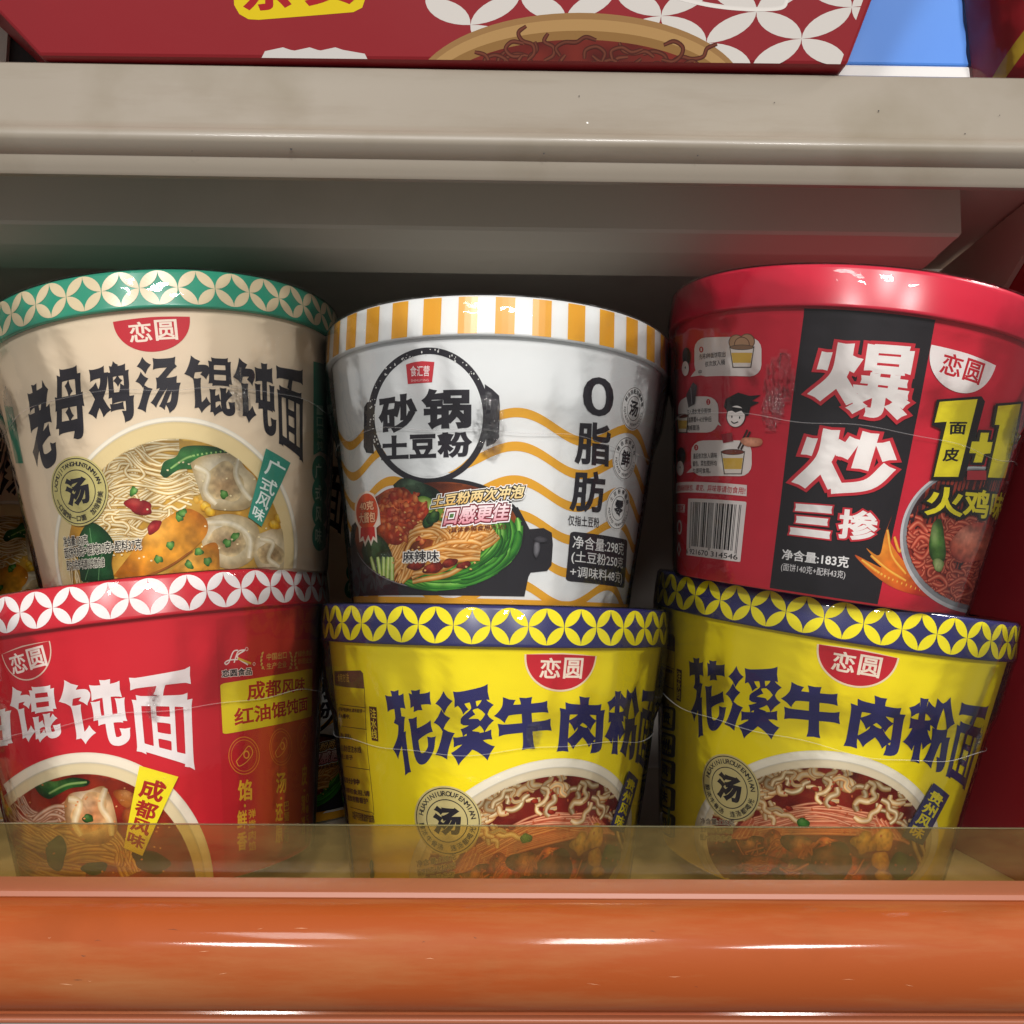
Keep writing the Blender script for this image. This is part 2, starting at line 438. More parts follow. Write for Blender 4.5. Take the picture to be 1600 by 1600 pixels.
        V = np.concatenate([(P+nr*(ww*o)[:, None])[:, None] for o in offs], 1).reshape(-1, 2)
        C = np.tile(np.array(cc), (n, 1))
        F = []
        for i in range(n-1):
            for j in range(4):
                a = i*5+j; F.append((a, a+1, a+6, a+5))
        F = np.array(F)
        ce = V[F].mean(1); ok = (ce[:, 1] > s.S.hmin) & (ce[:, 1] < s.S.hmax)
        if clip is not None: ok &= winding(ce, [clip if np.sum(clip[:, 0]*np.roll(clip[:, 1], -1)-np.roll(clip[:, 0], -1)*clip[:, 1]) > 0 else clip[::-1]]) > 0
        F = F[ok]
        if len(F):
            s.raw(V, F.tolist(), C, s.z); s.z += inc
        return s
    def line(s, pts, w, c, T=None, sp=8, **k):
        return s.stroke(pts, w, (c, c, c), T=T, taper=0, sp=sp, **k)
    def bundle(s, pts, n, spread, w, cols, clip=None, wob=.5, jit=.12):
        P = spline(pts, 3); d = np.gradient(P, axis=0); d /= np.hypot(d[:, 0], d[:, 1])[:, None]
        nr = np.stack([-d[:, 1], d[:, 0]], 1); L = [lin(c) for c in cols]
        for i in range(n):
            o = (s.rnd.random()-.5)*spread; ph = s.rnd.random()*6; fq = s.rnd.uniform(2, 5)
            t = np.linspace(0, 1, len(P)); lat = o*(1+wob*np.sin(t*fq+ph))+spread*.06*np.sin(t*11+ph*3)
            j = 1+s.rnd.uniform(-jit, jit)
            s.stroke(P+nr*lat[:, None], w*s.rnd.uniform(.8, 1.2), [c*j for c in L], clip, sp=3)
        return s
    def curl(s, cx, cy, size, w, cols, clip=None):
        a = s.rnd.uniform(0, 6.28); n = s.rnd.choice([3, 4, 4, 5]); P = [(cx, cy)]
        for i in range(n):
            a += s.rnd.choice([-1, 1])*s.rnd.uniform(.5, 1.3); P.append((P[-1][0]+size*math.cos(a), P[-1][1]+size*.75*math.sin(a)))
        j = s.rnd.uniform(.85, 1.1)
        return s.stroke(P, w, [(lin(c) if isinstance(c, str) else c)*j for c in cols], clip, sp=5)
    def blob(s, cx, cy, rx, ry, rot, cin, cout, lump=.15, clip=None, nz=.18, step=.7, pts=None, hi=None):
        """a shaded lump of food, crop px"""
        sd = s.rnd.randrange(9999); t = np.linspace(0, 2*math.pi, 40, endpoint=False)
        if pts is None:
            m = 1+lump*(np.sin(2*t+s.rnd.random()*6)*.5+np.sin(3*t+s.rnd.random()*6)*.5+np.sin(5*t+s.rnd.random()*6)*.35)
            x, y = rx*np.cos(t)*m, ry*np.sin(t)*m; c, q = math.cos(rot), math.sin(rot)
            P = np.stack([cx+x*c-y*q, cy+x*q+y*c], 1)
        else:
            P = spline(list(pts)+[pts[0]], 5)[:-1]; cx, cy = P.mean(0); rx = np.ptp(P[:, 0])/2; ry = np.ptp(P[:, 1])/2; rot = 0
        a, b = lin(cin), lin(cout); hh = lin(hi) if hi else a*1.25
        def fn(x, y):
            c, q = math.cos(rot), math.sin(rot); u = ((x-cx)*c+(y-cy)*q)/rx; v = (-(x-cx)*q+(y-cy)*c)/ry
            d = np.clip(np.sqrt(u*u+v*v), 0, 1)**2.2
            n = (vnoise(x, y, max(rx, ry)*.22, sd)-.5)*2*nz+(vnoise(x, y, max(rx, ry)*.08, sd+1)-.5)*nz
            e = np.clip(1-np.sqrt((u+.3)**2+(v+.4)**2)*1.6, 0, 1)*.6
            cc = a*(1-d[:, None])+b*d[:, None]; cc = cc*(1-e[:, None])+hh*e[:, None]
            return np.clip(cc*(1+n[:, None]), 0, 1)
        return s.poly(P, fn=fn, step=step, clip=clip)
    def text(s, t, q=None, c='ffffff', bold=0, out=None, fl=0, T=None, out2=None, fn=None, fit=True, slant=0):
        """t fitted into the quad q (TL,TR,BR,BL in crop px), optional outlines (colour, extra)"""
        g = glyphs(t)
        if fl: g = flare(g, fl)
        b = embolden(g, bold)
        allp = np.vstack(b); lo, hi = allp.min(0), allp.max(0); sz = np.maximum(hi-lo, 1e-3)
        f = lambda cs: [np.stack([(p[:, 0]-lo[0])/sz[0]+slant*((p[:, 1]-lo[1])/sz[1]-.5), (p[:, 1]-lo[1])/sz[1]], 1) for p in cs]
        T = T or s.quad(q)
        for o in (out2, out):
            if o: s.poly(f(embolden(g, bold+o[1])), T, o[0])
        s.poly(f(b), T, c, fn=fn, step=.8 if fn else None)
        return s
    def brush(s, ch, q, c, w=15, fl=.32, out=None):
        """hand-built brush letter: strokes with flared, slightly hollow ends, fitted into quad q"""
        T = s.quad(q); polys = []
        for st in BRUSH[ch].split('|'):
            p = st.split(); ww = w
            if p[-1][0] == 'w': ww = float(p.pop()[1:])
            P = np.array([[float(v) for v in t.split(',')] for t in p]); P[:, 1] = 100-P[:, 1]; P /= 100
            ww /= 100
            P = spline(P, 7) if len(P) > 2 else P[0]+(P[1]-P[0])*np.linspace(0, 1, 12)[:, None]
            d = np.gradient(P, axis=0); L = np.hypot(d[:, 0], d[:, 1]); d /= L[:, None]; nr = np.stack([-d[:, 1], d[:, 0]], 1)
            a = np.concatenate([[0], np.cumsum(np.hypot(*np.diff(P, axis=0).T))]); e = np.minimum(a, a[-1]-a)
            hw = ww/2*(1+fl*np.exp(-e/(ww*.35)))
            A, B = P+nr*hw[:, None], P-nr*hw[:, None]
            polys.append((P, d, nr, hw, A, B, ww))
        def outline(g):
            r = []
            for P, d, nr, hw, A, B, ww in polys:
                A2, B2 = P+nr*(hw+g)[:, None], P-nr*(hw+g)[:, None]
                A2[0] -= d[0]*g; B2[0] -= d[0]*g; A2[-1] += d[-1]*g; B2[-1] += d[-1]*g
                m0, m1 = P[0]+d[0]*(ww*.08)-d[0]*g, P[-1]-d[-1]*(ww*.08)+d[-1]*g
                r.append(np.vstack([A2, m1[None], B2[::-1], m0[None]]))
            return r
        if out:
            for r in outline(out[1]): s.poly(r, T, out[0], inc=.0006)
            s.z += .012
        for r in outline(0): s.poly(r, T, c, inc=.0006)
        s.z += .012
        return s
    def vtext(s, t, q, c, bold=.03, gap=.08, out=None, sizes=None):
        q = np.array(q, float); n = len(t); w = np.array(sizes or [1]*n, float); w = np.concatenate([[0], np.cumsum(w)/w.sum()])
        for i, ch in enumerate(t):
            a, b = w[i]+gap*(w[i+1]-w[i])/2, w[i+1]-gap*(w[i+1]-w[i])/2
            s.text(ch, [q[0]+(q[3]-q[0])*a, q[1]+(q[2]-q[1])*a, q[1]+(q[2]-q[1])*b, q[0]+(q[3]-q[0])*b], c, bold, out)
        return s
    def arctext(s, t, sh, r, size, a0, a1, c, bold=.02, inward=False, wide=1.0):
        """letters round a circle of r mm about surface point sh, angles in degrees clockwise from top"""
        n = len(t); g = [glyphs(ch) if ch.strip() else None for ch in t]
        for i, ch in enumerate(t):
            if g[i] is None: continue
            a = math.radians(a0+(a1-a0)*((i+.5)/n)); b = embolden(g[i], bold); P = np.vstack(b); cx = (P[:, 0].min()+P[:, 0].max())/2; cy = .34
            rot = -a if not inward else -a+math.pi
            T = s.local(None, rot, size, sh=(sh[0]+r*math.sin(a)*SC/s.S.r(sh[1]), sh[1]+r*math.cos(a)))
            s.poly([np.stack([(p[:, 0]-cx)*wide, p[:, 1]-cy], 1) for p in b], T, c)
        return s
    def emblem(s, cpx, rot, fill, chars, border=None, rx=14.0, ry=12.6, bw=.9):
        T = s.local(cpx, rot)
        half = lambda a, b, top: np.array([(a*math.cos(t), -b*math.sin(t)**.9 if math.sin(t) > 0 else 0) for t in np.linspace(0, math.pi, 40)]+[(-a*.5, top*.6), (0, top), (a*.5, top*.6)])
        if border: s.poly(half(rx+bw, ry+bw, .9), T, border)
        s.poly(half(rx, ry, .4), T, fill)
        sq = lambda x0, y0, x1, y1: (lambda P: T(np.stack([x0+(x1-x0)*P[:, 0], y0+(y1-y0)*P[:, 1]], 1)))
        s.text('恋', T=sq(-8.8, -8.6, -.4, -1.0), c=chars, bold=.02)
        s.text('圆', T=sq(.8, -8.6, 9.0, -.8), c=chars, bold=.02)
        return s
    def seal(s, cpx, R, mid, top, bottom, fill, ink, tsz=2.1, bsz=2.3, inner=.62, mb=.05, ar=None):
        c = s.px([cpx])[0]; T = s.local(None, sh=c)
        if fill: s.poly(ell(0, 0, R, R), T, fill)
        def ring(r, w): s.poly([ell(0, 0, r, r), ell(0, 0, r-w, r-w)[::-1]], T, ink)
        ring(R*.95, R*.028); ring(R*inner, R*.028)
        s.text(mid, T=lambda P: T((P-.5)*R*inner*1.35), c=ink, bold=mb, fl=.02)
        rm = R*(.95+inner)/2
        a = ar or (-82, 82, 262, 98)
        s.arctext(top, c, rm, tsz, a[0], a[1], ink, .02)
        s.arctext(bottom, c, rm, bsz, a[2], a[3], ink, .015, inward=True)
        return s

def petals(pr, ncirc, hc, rad, c, phase=0.0):
    """four-petal circles round a lid band (s scaled so that one turn is 2 pi SC)"""
    t = np.linspace(0, math.pi/2, 9)
    outer = np.stack([np.cos(t), np.sin(t)], 1)
    lens = np.vstack([outer, np.stack([1-np.sin(t), 1-np.cos(t)], 1)[::-1][1:-1]])
    cs = lin(c); step = 2*math.pi*SC/ncirc; sx = step/2*.985
    for i in range(ncirc):
        for qx, qy in ((1, 1), (-1, 1), (-1, -1), (1, -1)):
            P = np.stack([phase+(i+.5)*step+lens[:, 0]*qx*sx, hc+lens[:, 1]*qy*rad], 1)
            n = len(P); V = np.vstack([P, P.mean(0)])
            m = 9; F = []
            # strip between the two arcs
            for k in range(m-1):
                a, b = k, k+1; cc = (n-k) % n; d = n-k-1
                if k == 0: F.append((a, b, d))
                elif k == m-2: F.append((a, b, cc))
                else: F.append((a, b, d, cc))
            pr.raw(V, F, cs, pr.z)
class LidSurf(Cone):
    def __init__(s, cone):
        s.P, s.M, s.Mx = cone.P, cone.M, cone.Mx; s.rb = RL+.05; s.k = -.004; s.rb -= s.k*(H-HB/2); s.hmin = H-HB+.3; s.hmax = H-.8

LID_PROF = [(72.6, H-HB+.2), (74.7, H-HB), (75.1, H-HB+.5), (75.0, H-HB+1.2), (74.95, H-1.6), (74.6, H-.5), (73.9, H), (72.6, H), (71.8, H-.6), (71.4, H-2.2), (70.6, H-2.6), (0.01, H-2.6)]
BODY_PROF = [(0.01, 3.0), (RB-3.5, 3.0), (RB-2.6, .3), (RB-1.6, 0), (RB-.4, .1), (RB, .7)] + [(RB+KS*h, h) for h in np.linspace(6, H-HB+6, 12)]
BV, BF = lathe(BODY_PROF, 160)
LV, LF = lathe(LID_PROF, 160)
_bm = {}; _lm = {}
def shell(name, V, F, colour, rough, parent, cache):
    key = (name, tuple(colour))
    if key not in cache:
        o = newmesh(name, V, F, MAT['print'] if name == 'body' else MAT['lidprint'], parent, True, cols=np.tile(lin(colour), (len(V), 1)))
        cache[key] = o.data
        return o
    o = bpy.data.objects.new(name, cache[key]); col.objects.link(o); o.parent = parent; return o
def film(parent, seed, hs):
    """clear shrink wrap: over the lid, down a slack skirt, tight on the body"""
    rs = np.random.RandomState(seed); n = 200
    prof = [(60, H+.3, .1), (72, H+.45, .15), (75.0, H+.2, .12), (75.9, H-1.2, .15), (76.0, H-HB*.5, .22), (75.9, H-HB+.6, .15), (75.5, H-HB-1.2, .25),
            (75.0, H-HB-5, .5), (74.4, H-HB-10, .7), (73.6, H-HB-16, .8), (72.3, H-HB-23, .7)]
    for h in np.linspace(70, 4, 14): prof.append((RB+KS*h+1.7, h, .28))
    prof += [(RB+1.3, 1.0, .1), (RB-1, -.2, .05)]
    V = []; F = []
    fr = [(k, rs.uniform(0, 6.28), rs.uniform(.3, 1)) for k in (3, 5, 9, 14, 23, 31)]
    tw = [rs.uniform(-.006, .006) for _ in fr]
    for j in range(n):
        a = 2*math.pi*j/n
        for i, (r, h, am) in enumerate(prof):
            d = sum(w*math.sin(k*(a+t*h)+p) for (k, p, w), t in zip(fr, tw))/2.2
            rr = r+am*d*.8
            rr = max(rr, RB+KS*h+1.35) if h < H-HB-1 else max(rr, 75.55 if 90 < h < H-.5 else 0)
            V.append((rr*math.sin(a)*MM, -rr*math.cos(a)*MM, h*MM))
    m = len(prof)
    for j in range(n):
        k = (j+1) % n
        for i in range(m-1): F.append((j*m+i, j*m+i+1, k*m+i+1, k*m+i))
    f = newmesh('shrink_wrap', V, F, MAT['film'], parent, True)
    # weld seam running round the wrap
    V = []; F = []; n = 260; w = .17
    for j in range(n):
        a = 2*math.pi*j/n
        h = hs+1.6*math.sin(a*2+seed)+.9*math.sin(a*5+seed*2)+.5*math.sin(a*11+seed)
        r = RB+KS*h+2.1+.15*math.sin(a*17)
        for dh, dr in ((-w, 0), (0, .25), (w, 0)): V.append(((r+dr)*math.sin(a)*MM, -(r+dr)*math.cos(a)*MM, (h+dh)*MM))
    for j in range(n):
        k = (j+1) % n
        for i in range(2): F.append((j*3+i, k*3+i, k*3+i+1, j*3+i+1))
    newmesh('weld_seam', V, F, MAT['seam'], f)
    return f
def crumple(parent, th, h, size, seed, side=0):
    """puckered film where the seam gathers: a small patch folded into sharp pleats"""
    rs = random.Random(seed); n, m = 15, 19; V = []; F = []
    pl = [rs.uniform(-1, 1) for _ in range(n)]; sl = [rs.uniform(-.5, .5) for _ in range(n)]
    for j in range(m):
        v = 2*j/(m-1)-1
        for i in range(n):
            u = 2*i/(n-1)-1
            e = max(0, 1-(u*u+v*v)); x = u*size*.5+sl[i]*size*.25*v; y = v*size
            pk = e*(.55+.45*abs(pl[i]))*size*.11*(1 if (i+j//5) % 2 else .2)*rs.uniform(.5, 1.3)*math.exp(-(v*1.6)**2)
            r = RB+KS*(h+y)+1.75+pk+.15*e; t = th+x/r
            V.append((r*math.sin(t)*MM, -r*math.cos(t)*MM, (h+y)*MM))
    for j in range(m-1):
        for i in range(n-1):
            u = 2*(i+.5)/(n-1)-1; v = 2*(j+.5)/(m-1)-1
            if u*u+v*v < .95-.5*abs(pl[i])*abs(v) and rs.random() > .12: a = j*n+i; F += [(a, a+1, a+n), (a+1, a+n+1, a+n)]
    return newmesh('wrap_pucker', V, F, MAT['crumple'], parent)
def cup(label, P, a, b, body_c, lid_c, group='stacked noodle cups'):
    S = Cone(P, a, b)
    root = empty('noodle_cup')
    root.matrix_world = Matrix.Translation(Vector((S.P*MM).tolist())+Vector((0, 0, Z0))) @ S.Mx.to_4x4()
    tag(root, label, 'noodle cup', group)
    bo = shell('body', BV, BF, body_c, .4, root, _bm)
    li = shell('lid', LV, LF, lid_c, .25, root, _lm)
    return root, bo, li, S
def lid_phase(S, px):
    return LidSurf(S).px2sh([px])[0][0]

NC = 34
INK = '26232b'; NAVY = '2b2a66'; LEMON = 'f0e11c'; RED = 'c4202f'
def lid_petals(S, li, c, px, z=.06):
    pr = Print(LidSurf(S)); pr.z = z
    step = 2*math.pi*SC/NC
    petals(pr, NC, H-7.6, 6.75, c, lid_phase(S, px)-step/2)
    return pr.build('rim_pattern', li, MAT['lidprint'])
def soup_bowl(pr, outer, inner, rim, shade, fn, bz=.12, thr=.5):
    """printed bowl: rim, inner wall, soup; outer/inner = crop ellipses (cx,cy,rx,ry)"""
    pr.z = bz
    r0, r1 = lin(rim), lin(shade)
    o, i = outer, inner
    E0, E1 = ell(*o, 160), ell(i[0], i[1], i[2]*.97, i[3]*.97, 160)
    fs = [0, .06, .12, 1-thr-.04, 1-thr, 1-thr+.05, 1-thr+.12, .8, 1.0]
    cs = [r0*.80, r0*.96, r0, r0*.97, r0*.66, r1*.88, r1*.98, r1, r1*.86]
    V = np.vstack([pr.px(E0*(1-f)+E1*f) for f in fs]); n = 160
    Fc = np.array([(a*n+k, a*n+(k+1) % n, (a+1)*n+(k+1) % n, (a+1)*n+k) for a in range(len(fs)-1) for k in range(n)])
    ce = V[Fc].mean(1); Fc = Fc[(ce[:, 1] > pr.S.hmin) & (np.ptp(V[Fc][:, :, 0], axis=1) < 20)]
    pr.raw(V, Fc.tolist(), np.repeat(np.array(cs), n, 0), pr.z); pr.z += .012
    pr.poly(ell(*i, 160), fn=fn, step=1.3)
    return pr.px(ell(*i, 72)), pr.px(ell(*o, 72))

# ------------------------------------------------ tan chicken-soup wonton cup (top left)
def design_chicken(S, bo, li):
    pr = Print(S, (0, 400, 2.963), 11)
    # bowl picture
    c1, c2, c3 = lin('c98f22'), lin('dfb95a'), lin('b8751a')
    def soup(x, y):
        n = vnoise(x, y, 120, 3); m = vnoise(x, y, 40, 4)
        return np.clip(c1*(1-n)[:, None]+c2*n[:, None]*.9-.1*(m*c3[:, None]).T, 0, 1)
    clip, oc = soup_bowl(pr, (815, 1350, 562, 606), (815, 1375, 498, 528), 'f6efdf', 'e4cf9c', soup, thr=.82)
    for _ in range(26): pr.blob(pr.rnd.uniform(380, 1260), pr.rnd.uniform(880, 1400), pr.rnd.uniform(8, 30), pr.rnd.uniform(6, 20), 0, 'e9c05a', 'd09a2c', .2, clip=clip, step=1.2)
    nd = ('a8742a', 'e6cd90', 'faf0d2')
    for pts, n, sp in (([(420, 1260), (520, 1130), (700, 1060), (900, 1090)], 12, 90), ([(440, 1010), (560, 930), (700, 890), (830, 880)], 10, 70),
                       ([(470, 1010), (500, 940), (590, 930), (620, 1000), (560, 1050), (490, 1030)], 7, 40), ([(600, 1240), (700, 1140), (850, 1070), (930, 1080)], 12, 80),
                       ([(430, 1200), (600, 1190), (740, 1210), (800, 1180)], 12, 110), ([(620, 900), (680, 960), (800, 1000), (890, 1040)], 9, 60),
                       ([(450, 1290), (560, 1280), (660, 1300), (720, 1260)], 12, 70), ([(290, 1330), (330, 1420), (350, 1520)], 8, 70), ([(480, 1050), (620, 1020), (780, 1060), (880, 1020)], 9, 80)):
        pr.bundle(pts, n, sp, 1.35, nd, clip)
    for _ in range(14): pr.curl(pr.rnd.uniform(430, 880), pr.rnd.uniform(900, 1300), 42, 1.4, nd, clip)
    g1 = ('2f7a3a', '1d4a26')
    pr.blob(0, 0, 0, 0, 0, *g1, clip=clip, pts=[(742, 1010), (760, 955), (815, 930), (850, 885), (960, 880), (1070, 905), (1050, 935), (960, 950), (900, 985), (830, 990), (770, 1028)], hi='5fa653')
    pr.stroke([(790, 985), (880, 930), (1040, 905)], 1.0, ('4f9440', '8fc069', 'b5d68b'), clip)
    # wontons
    def wonton(pts, core, clipp):
        pr.blob(0, 0, 0, 0, 0, 'e6d8b8', 'b59f76', clip=clipp, pts=pts, hi='f6efdd', nz=.12)
        pr.blob(core[0], core[1], core[2], core[3], .3, 'a88a63', 'd2bd92', clip=clipp, hi='d9c5a0', nz=.3)
    wonton([(880, 960), (930, 930), (1010, 915), (1090, 920), (1130, 980), (1180, 1030), (1190, 1110), (1140, 1170), (1050, 1180), (960, 1160), (920, 1080)], (1040, 1050, 85, 90), clip)
    pr.stroke([(900, 975), (960, 1010), (950, 1090), (1000, 1150)], 2.4, ('d6c6a0', 'e8dabb', 'f3ead4'), clip)
    pr.stroke([(1100, 940), (1090, 1010), (1120, 1080), (1160, 1130)], 2.4, ('d6c6a0', 'e8dabb', 'f3ead4'), clip)
    wonton([(950, 1215), (1060, 1195), (1170, 1230), (1200, 1310), (1160, 1410), (1060, 1450), (960, 1400), (930, 1290)], (1050, 1320, 90, 70), clip)
    wonton([(1190, 1290), (1290, 1260), (1340, 1330), (1340, 1440), (1260, 1480), (1190, 1440), (1170, 1360)], (1250, 1380, 60, 55), clip)
    pr.stroke([(960, 1235), (1070, 1240), (1150, 1300), (1150, 1400)], 2.6, ('d6c6a0', 'e8dabb', 'f3ead4'), clip)
    pr.stroke([(1200, 1310), (1260, 1330), (1240, 1400), (1290, 1440)], 2.2, ('d6c6a0', 'e8dabb', 'f3ead4'), clip)
    # fried tofu skins
    tf = ('d99a2c', 'a8660f')
    pr.blob(0, 0, 0, 0, 0, *tf, clip=clip, pts=[(530, 1480), (600, 1390), (680, 1290), (790, 1200), (870, 1170), (950, 1215), (955, 1290), (880, 1370), (770, 1440), (640, 1520)], hi='efbf62', nz=.35)
    pr.blob(0, 0, 0, 0, 0, *tf, clip=clip, pts=[(720, 1520), (840, 1420), (930, 1350), (1000, 1330), (1015, 1420), (1000, 1520), (860, 1560)], hi='efbf62', nz=.35)
    pr.stroke([(640, 1500), (780, 1440), (890, 1365)], .8, ('8a5010', '9a5c14', 'a8661c'), clip)
    # leaf, goji, corn, scallion
    pr.blob(0, 0, 0, 0, 0, '1f5a2d', '123a1c', clip=clip, pts=[(380, 1500), (365, 1380), (375, 1290), (420, 1235), (480, 1260), (530, 1330), (520, 1420), (530, 1520), (450, 1560)], hi='3f7d45')
    for p in ([(400, 1500), (430, 1380), (420, 1260)], [(460, 1510), (470, 1400), (510, 1330)], [(430, 1380), (490, 1330)]): pr.line(p, .35, '6fa06a', clip=clip)
    pr.blob(645, 1160, 68, 34, .25, 'b3232b', '7d1218', clip=clip, hi='dd6a5c'); pr.blob(715, 1255, 40, 24, -.7, 'b3232b', '7d1218', clip=clip, hi='dd6a5c')
    for x, y in ((950, 1160), (1290, 1215), (1265, 1245), (970, 1185)): pr.blob(x, y, 26, 22, .4, 'ecc02c', 'c08a12', clip=clip, hi='fae58c')
    for x, y in ((620, 1090), (830, 1210), (790, 1340), (735, 1405), (920, 1370), (875, 1430), (960, 1415), (1035, 1105), (1050, 1330), (845, 1190), (1085, 1300)):
        pr.blob(x, y, 21, 18, pr.rnd.random()*3, '5f9a45', '2c5f22', .25, clip=clip, hi='a9cf85')
    for _ in range(40):
        x, y = pr.rnd.uniform(420, 1280), pr.rnd.uniform(900, 1450); pr.blob(x, y, 5, 4, 0, 'fbf3d8', 'f1dfae', clip=clip, step=2)
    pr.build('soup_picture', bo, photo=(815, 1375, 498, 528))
    # title
    pr.z = .12
    for ch, q in (('老', [(112, 600), (222, 568), (266, 962), (168, 1000)]), ('母', [(250, 540), (376, 522), (412, 830), (258, 850)]), ('鸡', [(408, 512), (594, 486), (622, 748), (420, 772)]),
                  ('汤', [(634, 478), (832, 474), (826, 718), (640, 724)]), ('馄', [(862, 468), (1066, 474), (1082, 748), (868, 735)]), ('饨', [(1086, 478), (1264, 496), (1272, 838), (1094, 765)]), ('面', [(1274, 508), (1402, 538), (1402, 968), (1284, 872)])):
        pr.brush(ch, q, INK, 17)
    pr.build('title_lettering', bo, label='black brush lettering across the cup')
    pr.z = .12; pr.emblem((700, 288), .02, RED, 'f3e3d2'); pr.build('brand_emblem', bo)
    pr.z = 1.0; pr.seal((365, 1090), 13.2, '汤', 'LAOMUJITANGHUNTUNMIAN', '一口馄饨一口面 加倍鲜美', 'c9bd7c', INK, 2.3, 2.4); pr.build('round_seal', bo)
    pr.z = 1.0
    q = [(1225, 893), (1337, 960), (1205, 1255), (1143, 1210)]
    pr.poly(np.array(q, float), c='35917c'); pr.vtext('广式风味', [(1238, 925), (1322, 972), (1204, 1240), (1158, 1206)], 'eef5ee', .02, sizes=[1.25, 1, 1, .8]); pr.build('flavour_tag', bo)
    pr.z = 1.0
    for t, q in (('净含量:150克', [(302, 1300), (412, 1290), (416, 1335), (306, 1348)]), ('面饼93克+馄饨20克+配料37克', [(306, 1352), (660, 1308), (660, 1360), (312, 1402)]), ('图片仅供参考请以实物为准', [(318, 1410), (492, 1396), (492, 1440), (322, 1456)])):
        pr.text(t, q, '2a2320', .02, out=('f2ead8', .07))
    pr.build('net_weight_text', bo)
    pr.z = .12
    pr.poly(np.array([(1450, 488), (1560, 520), (1560, 930), (1480, 905), (1450, 922)], float), c='2b8b6f')
    for i, y in enumerate((990, 1090, 1190, 1300)): pr.poly(ell(1478, y, 34, 66), c='2b8b6f')
    for i, ch in enumerate('广式风味'): pr.text(ch, [(1458, 960+i*100), (1486, 962+i*100), (1486, 1035+i*100), (1458, 1030+i*100)], 'cfe3d0', .02)
    for i, ch in enumerate('一口馄饨'): pr.text(ch, [(1464, 690+i*55), (1494, 694+i*55), (1494, 738+i*55), (1464, 734+i*55)], 'a9cdb4', .01)
    pr.build('side_banner', bo)
    pr.z = .12
    pr.poly(np.array([(20, 690), (60, 700), (110, 960), (75, 960)], float), c='2b8b6f'); pr.build('side_stripe', bo)

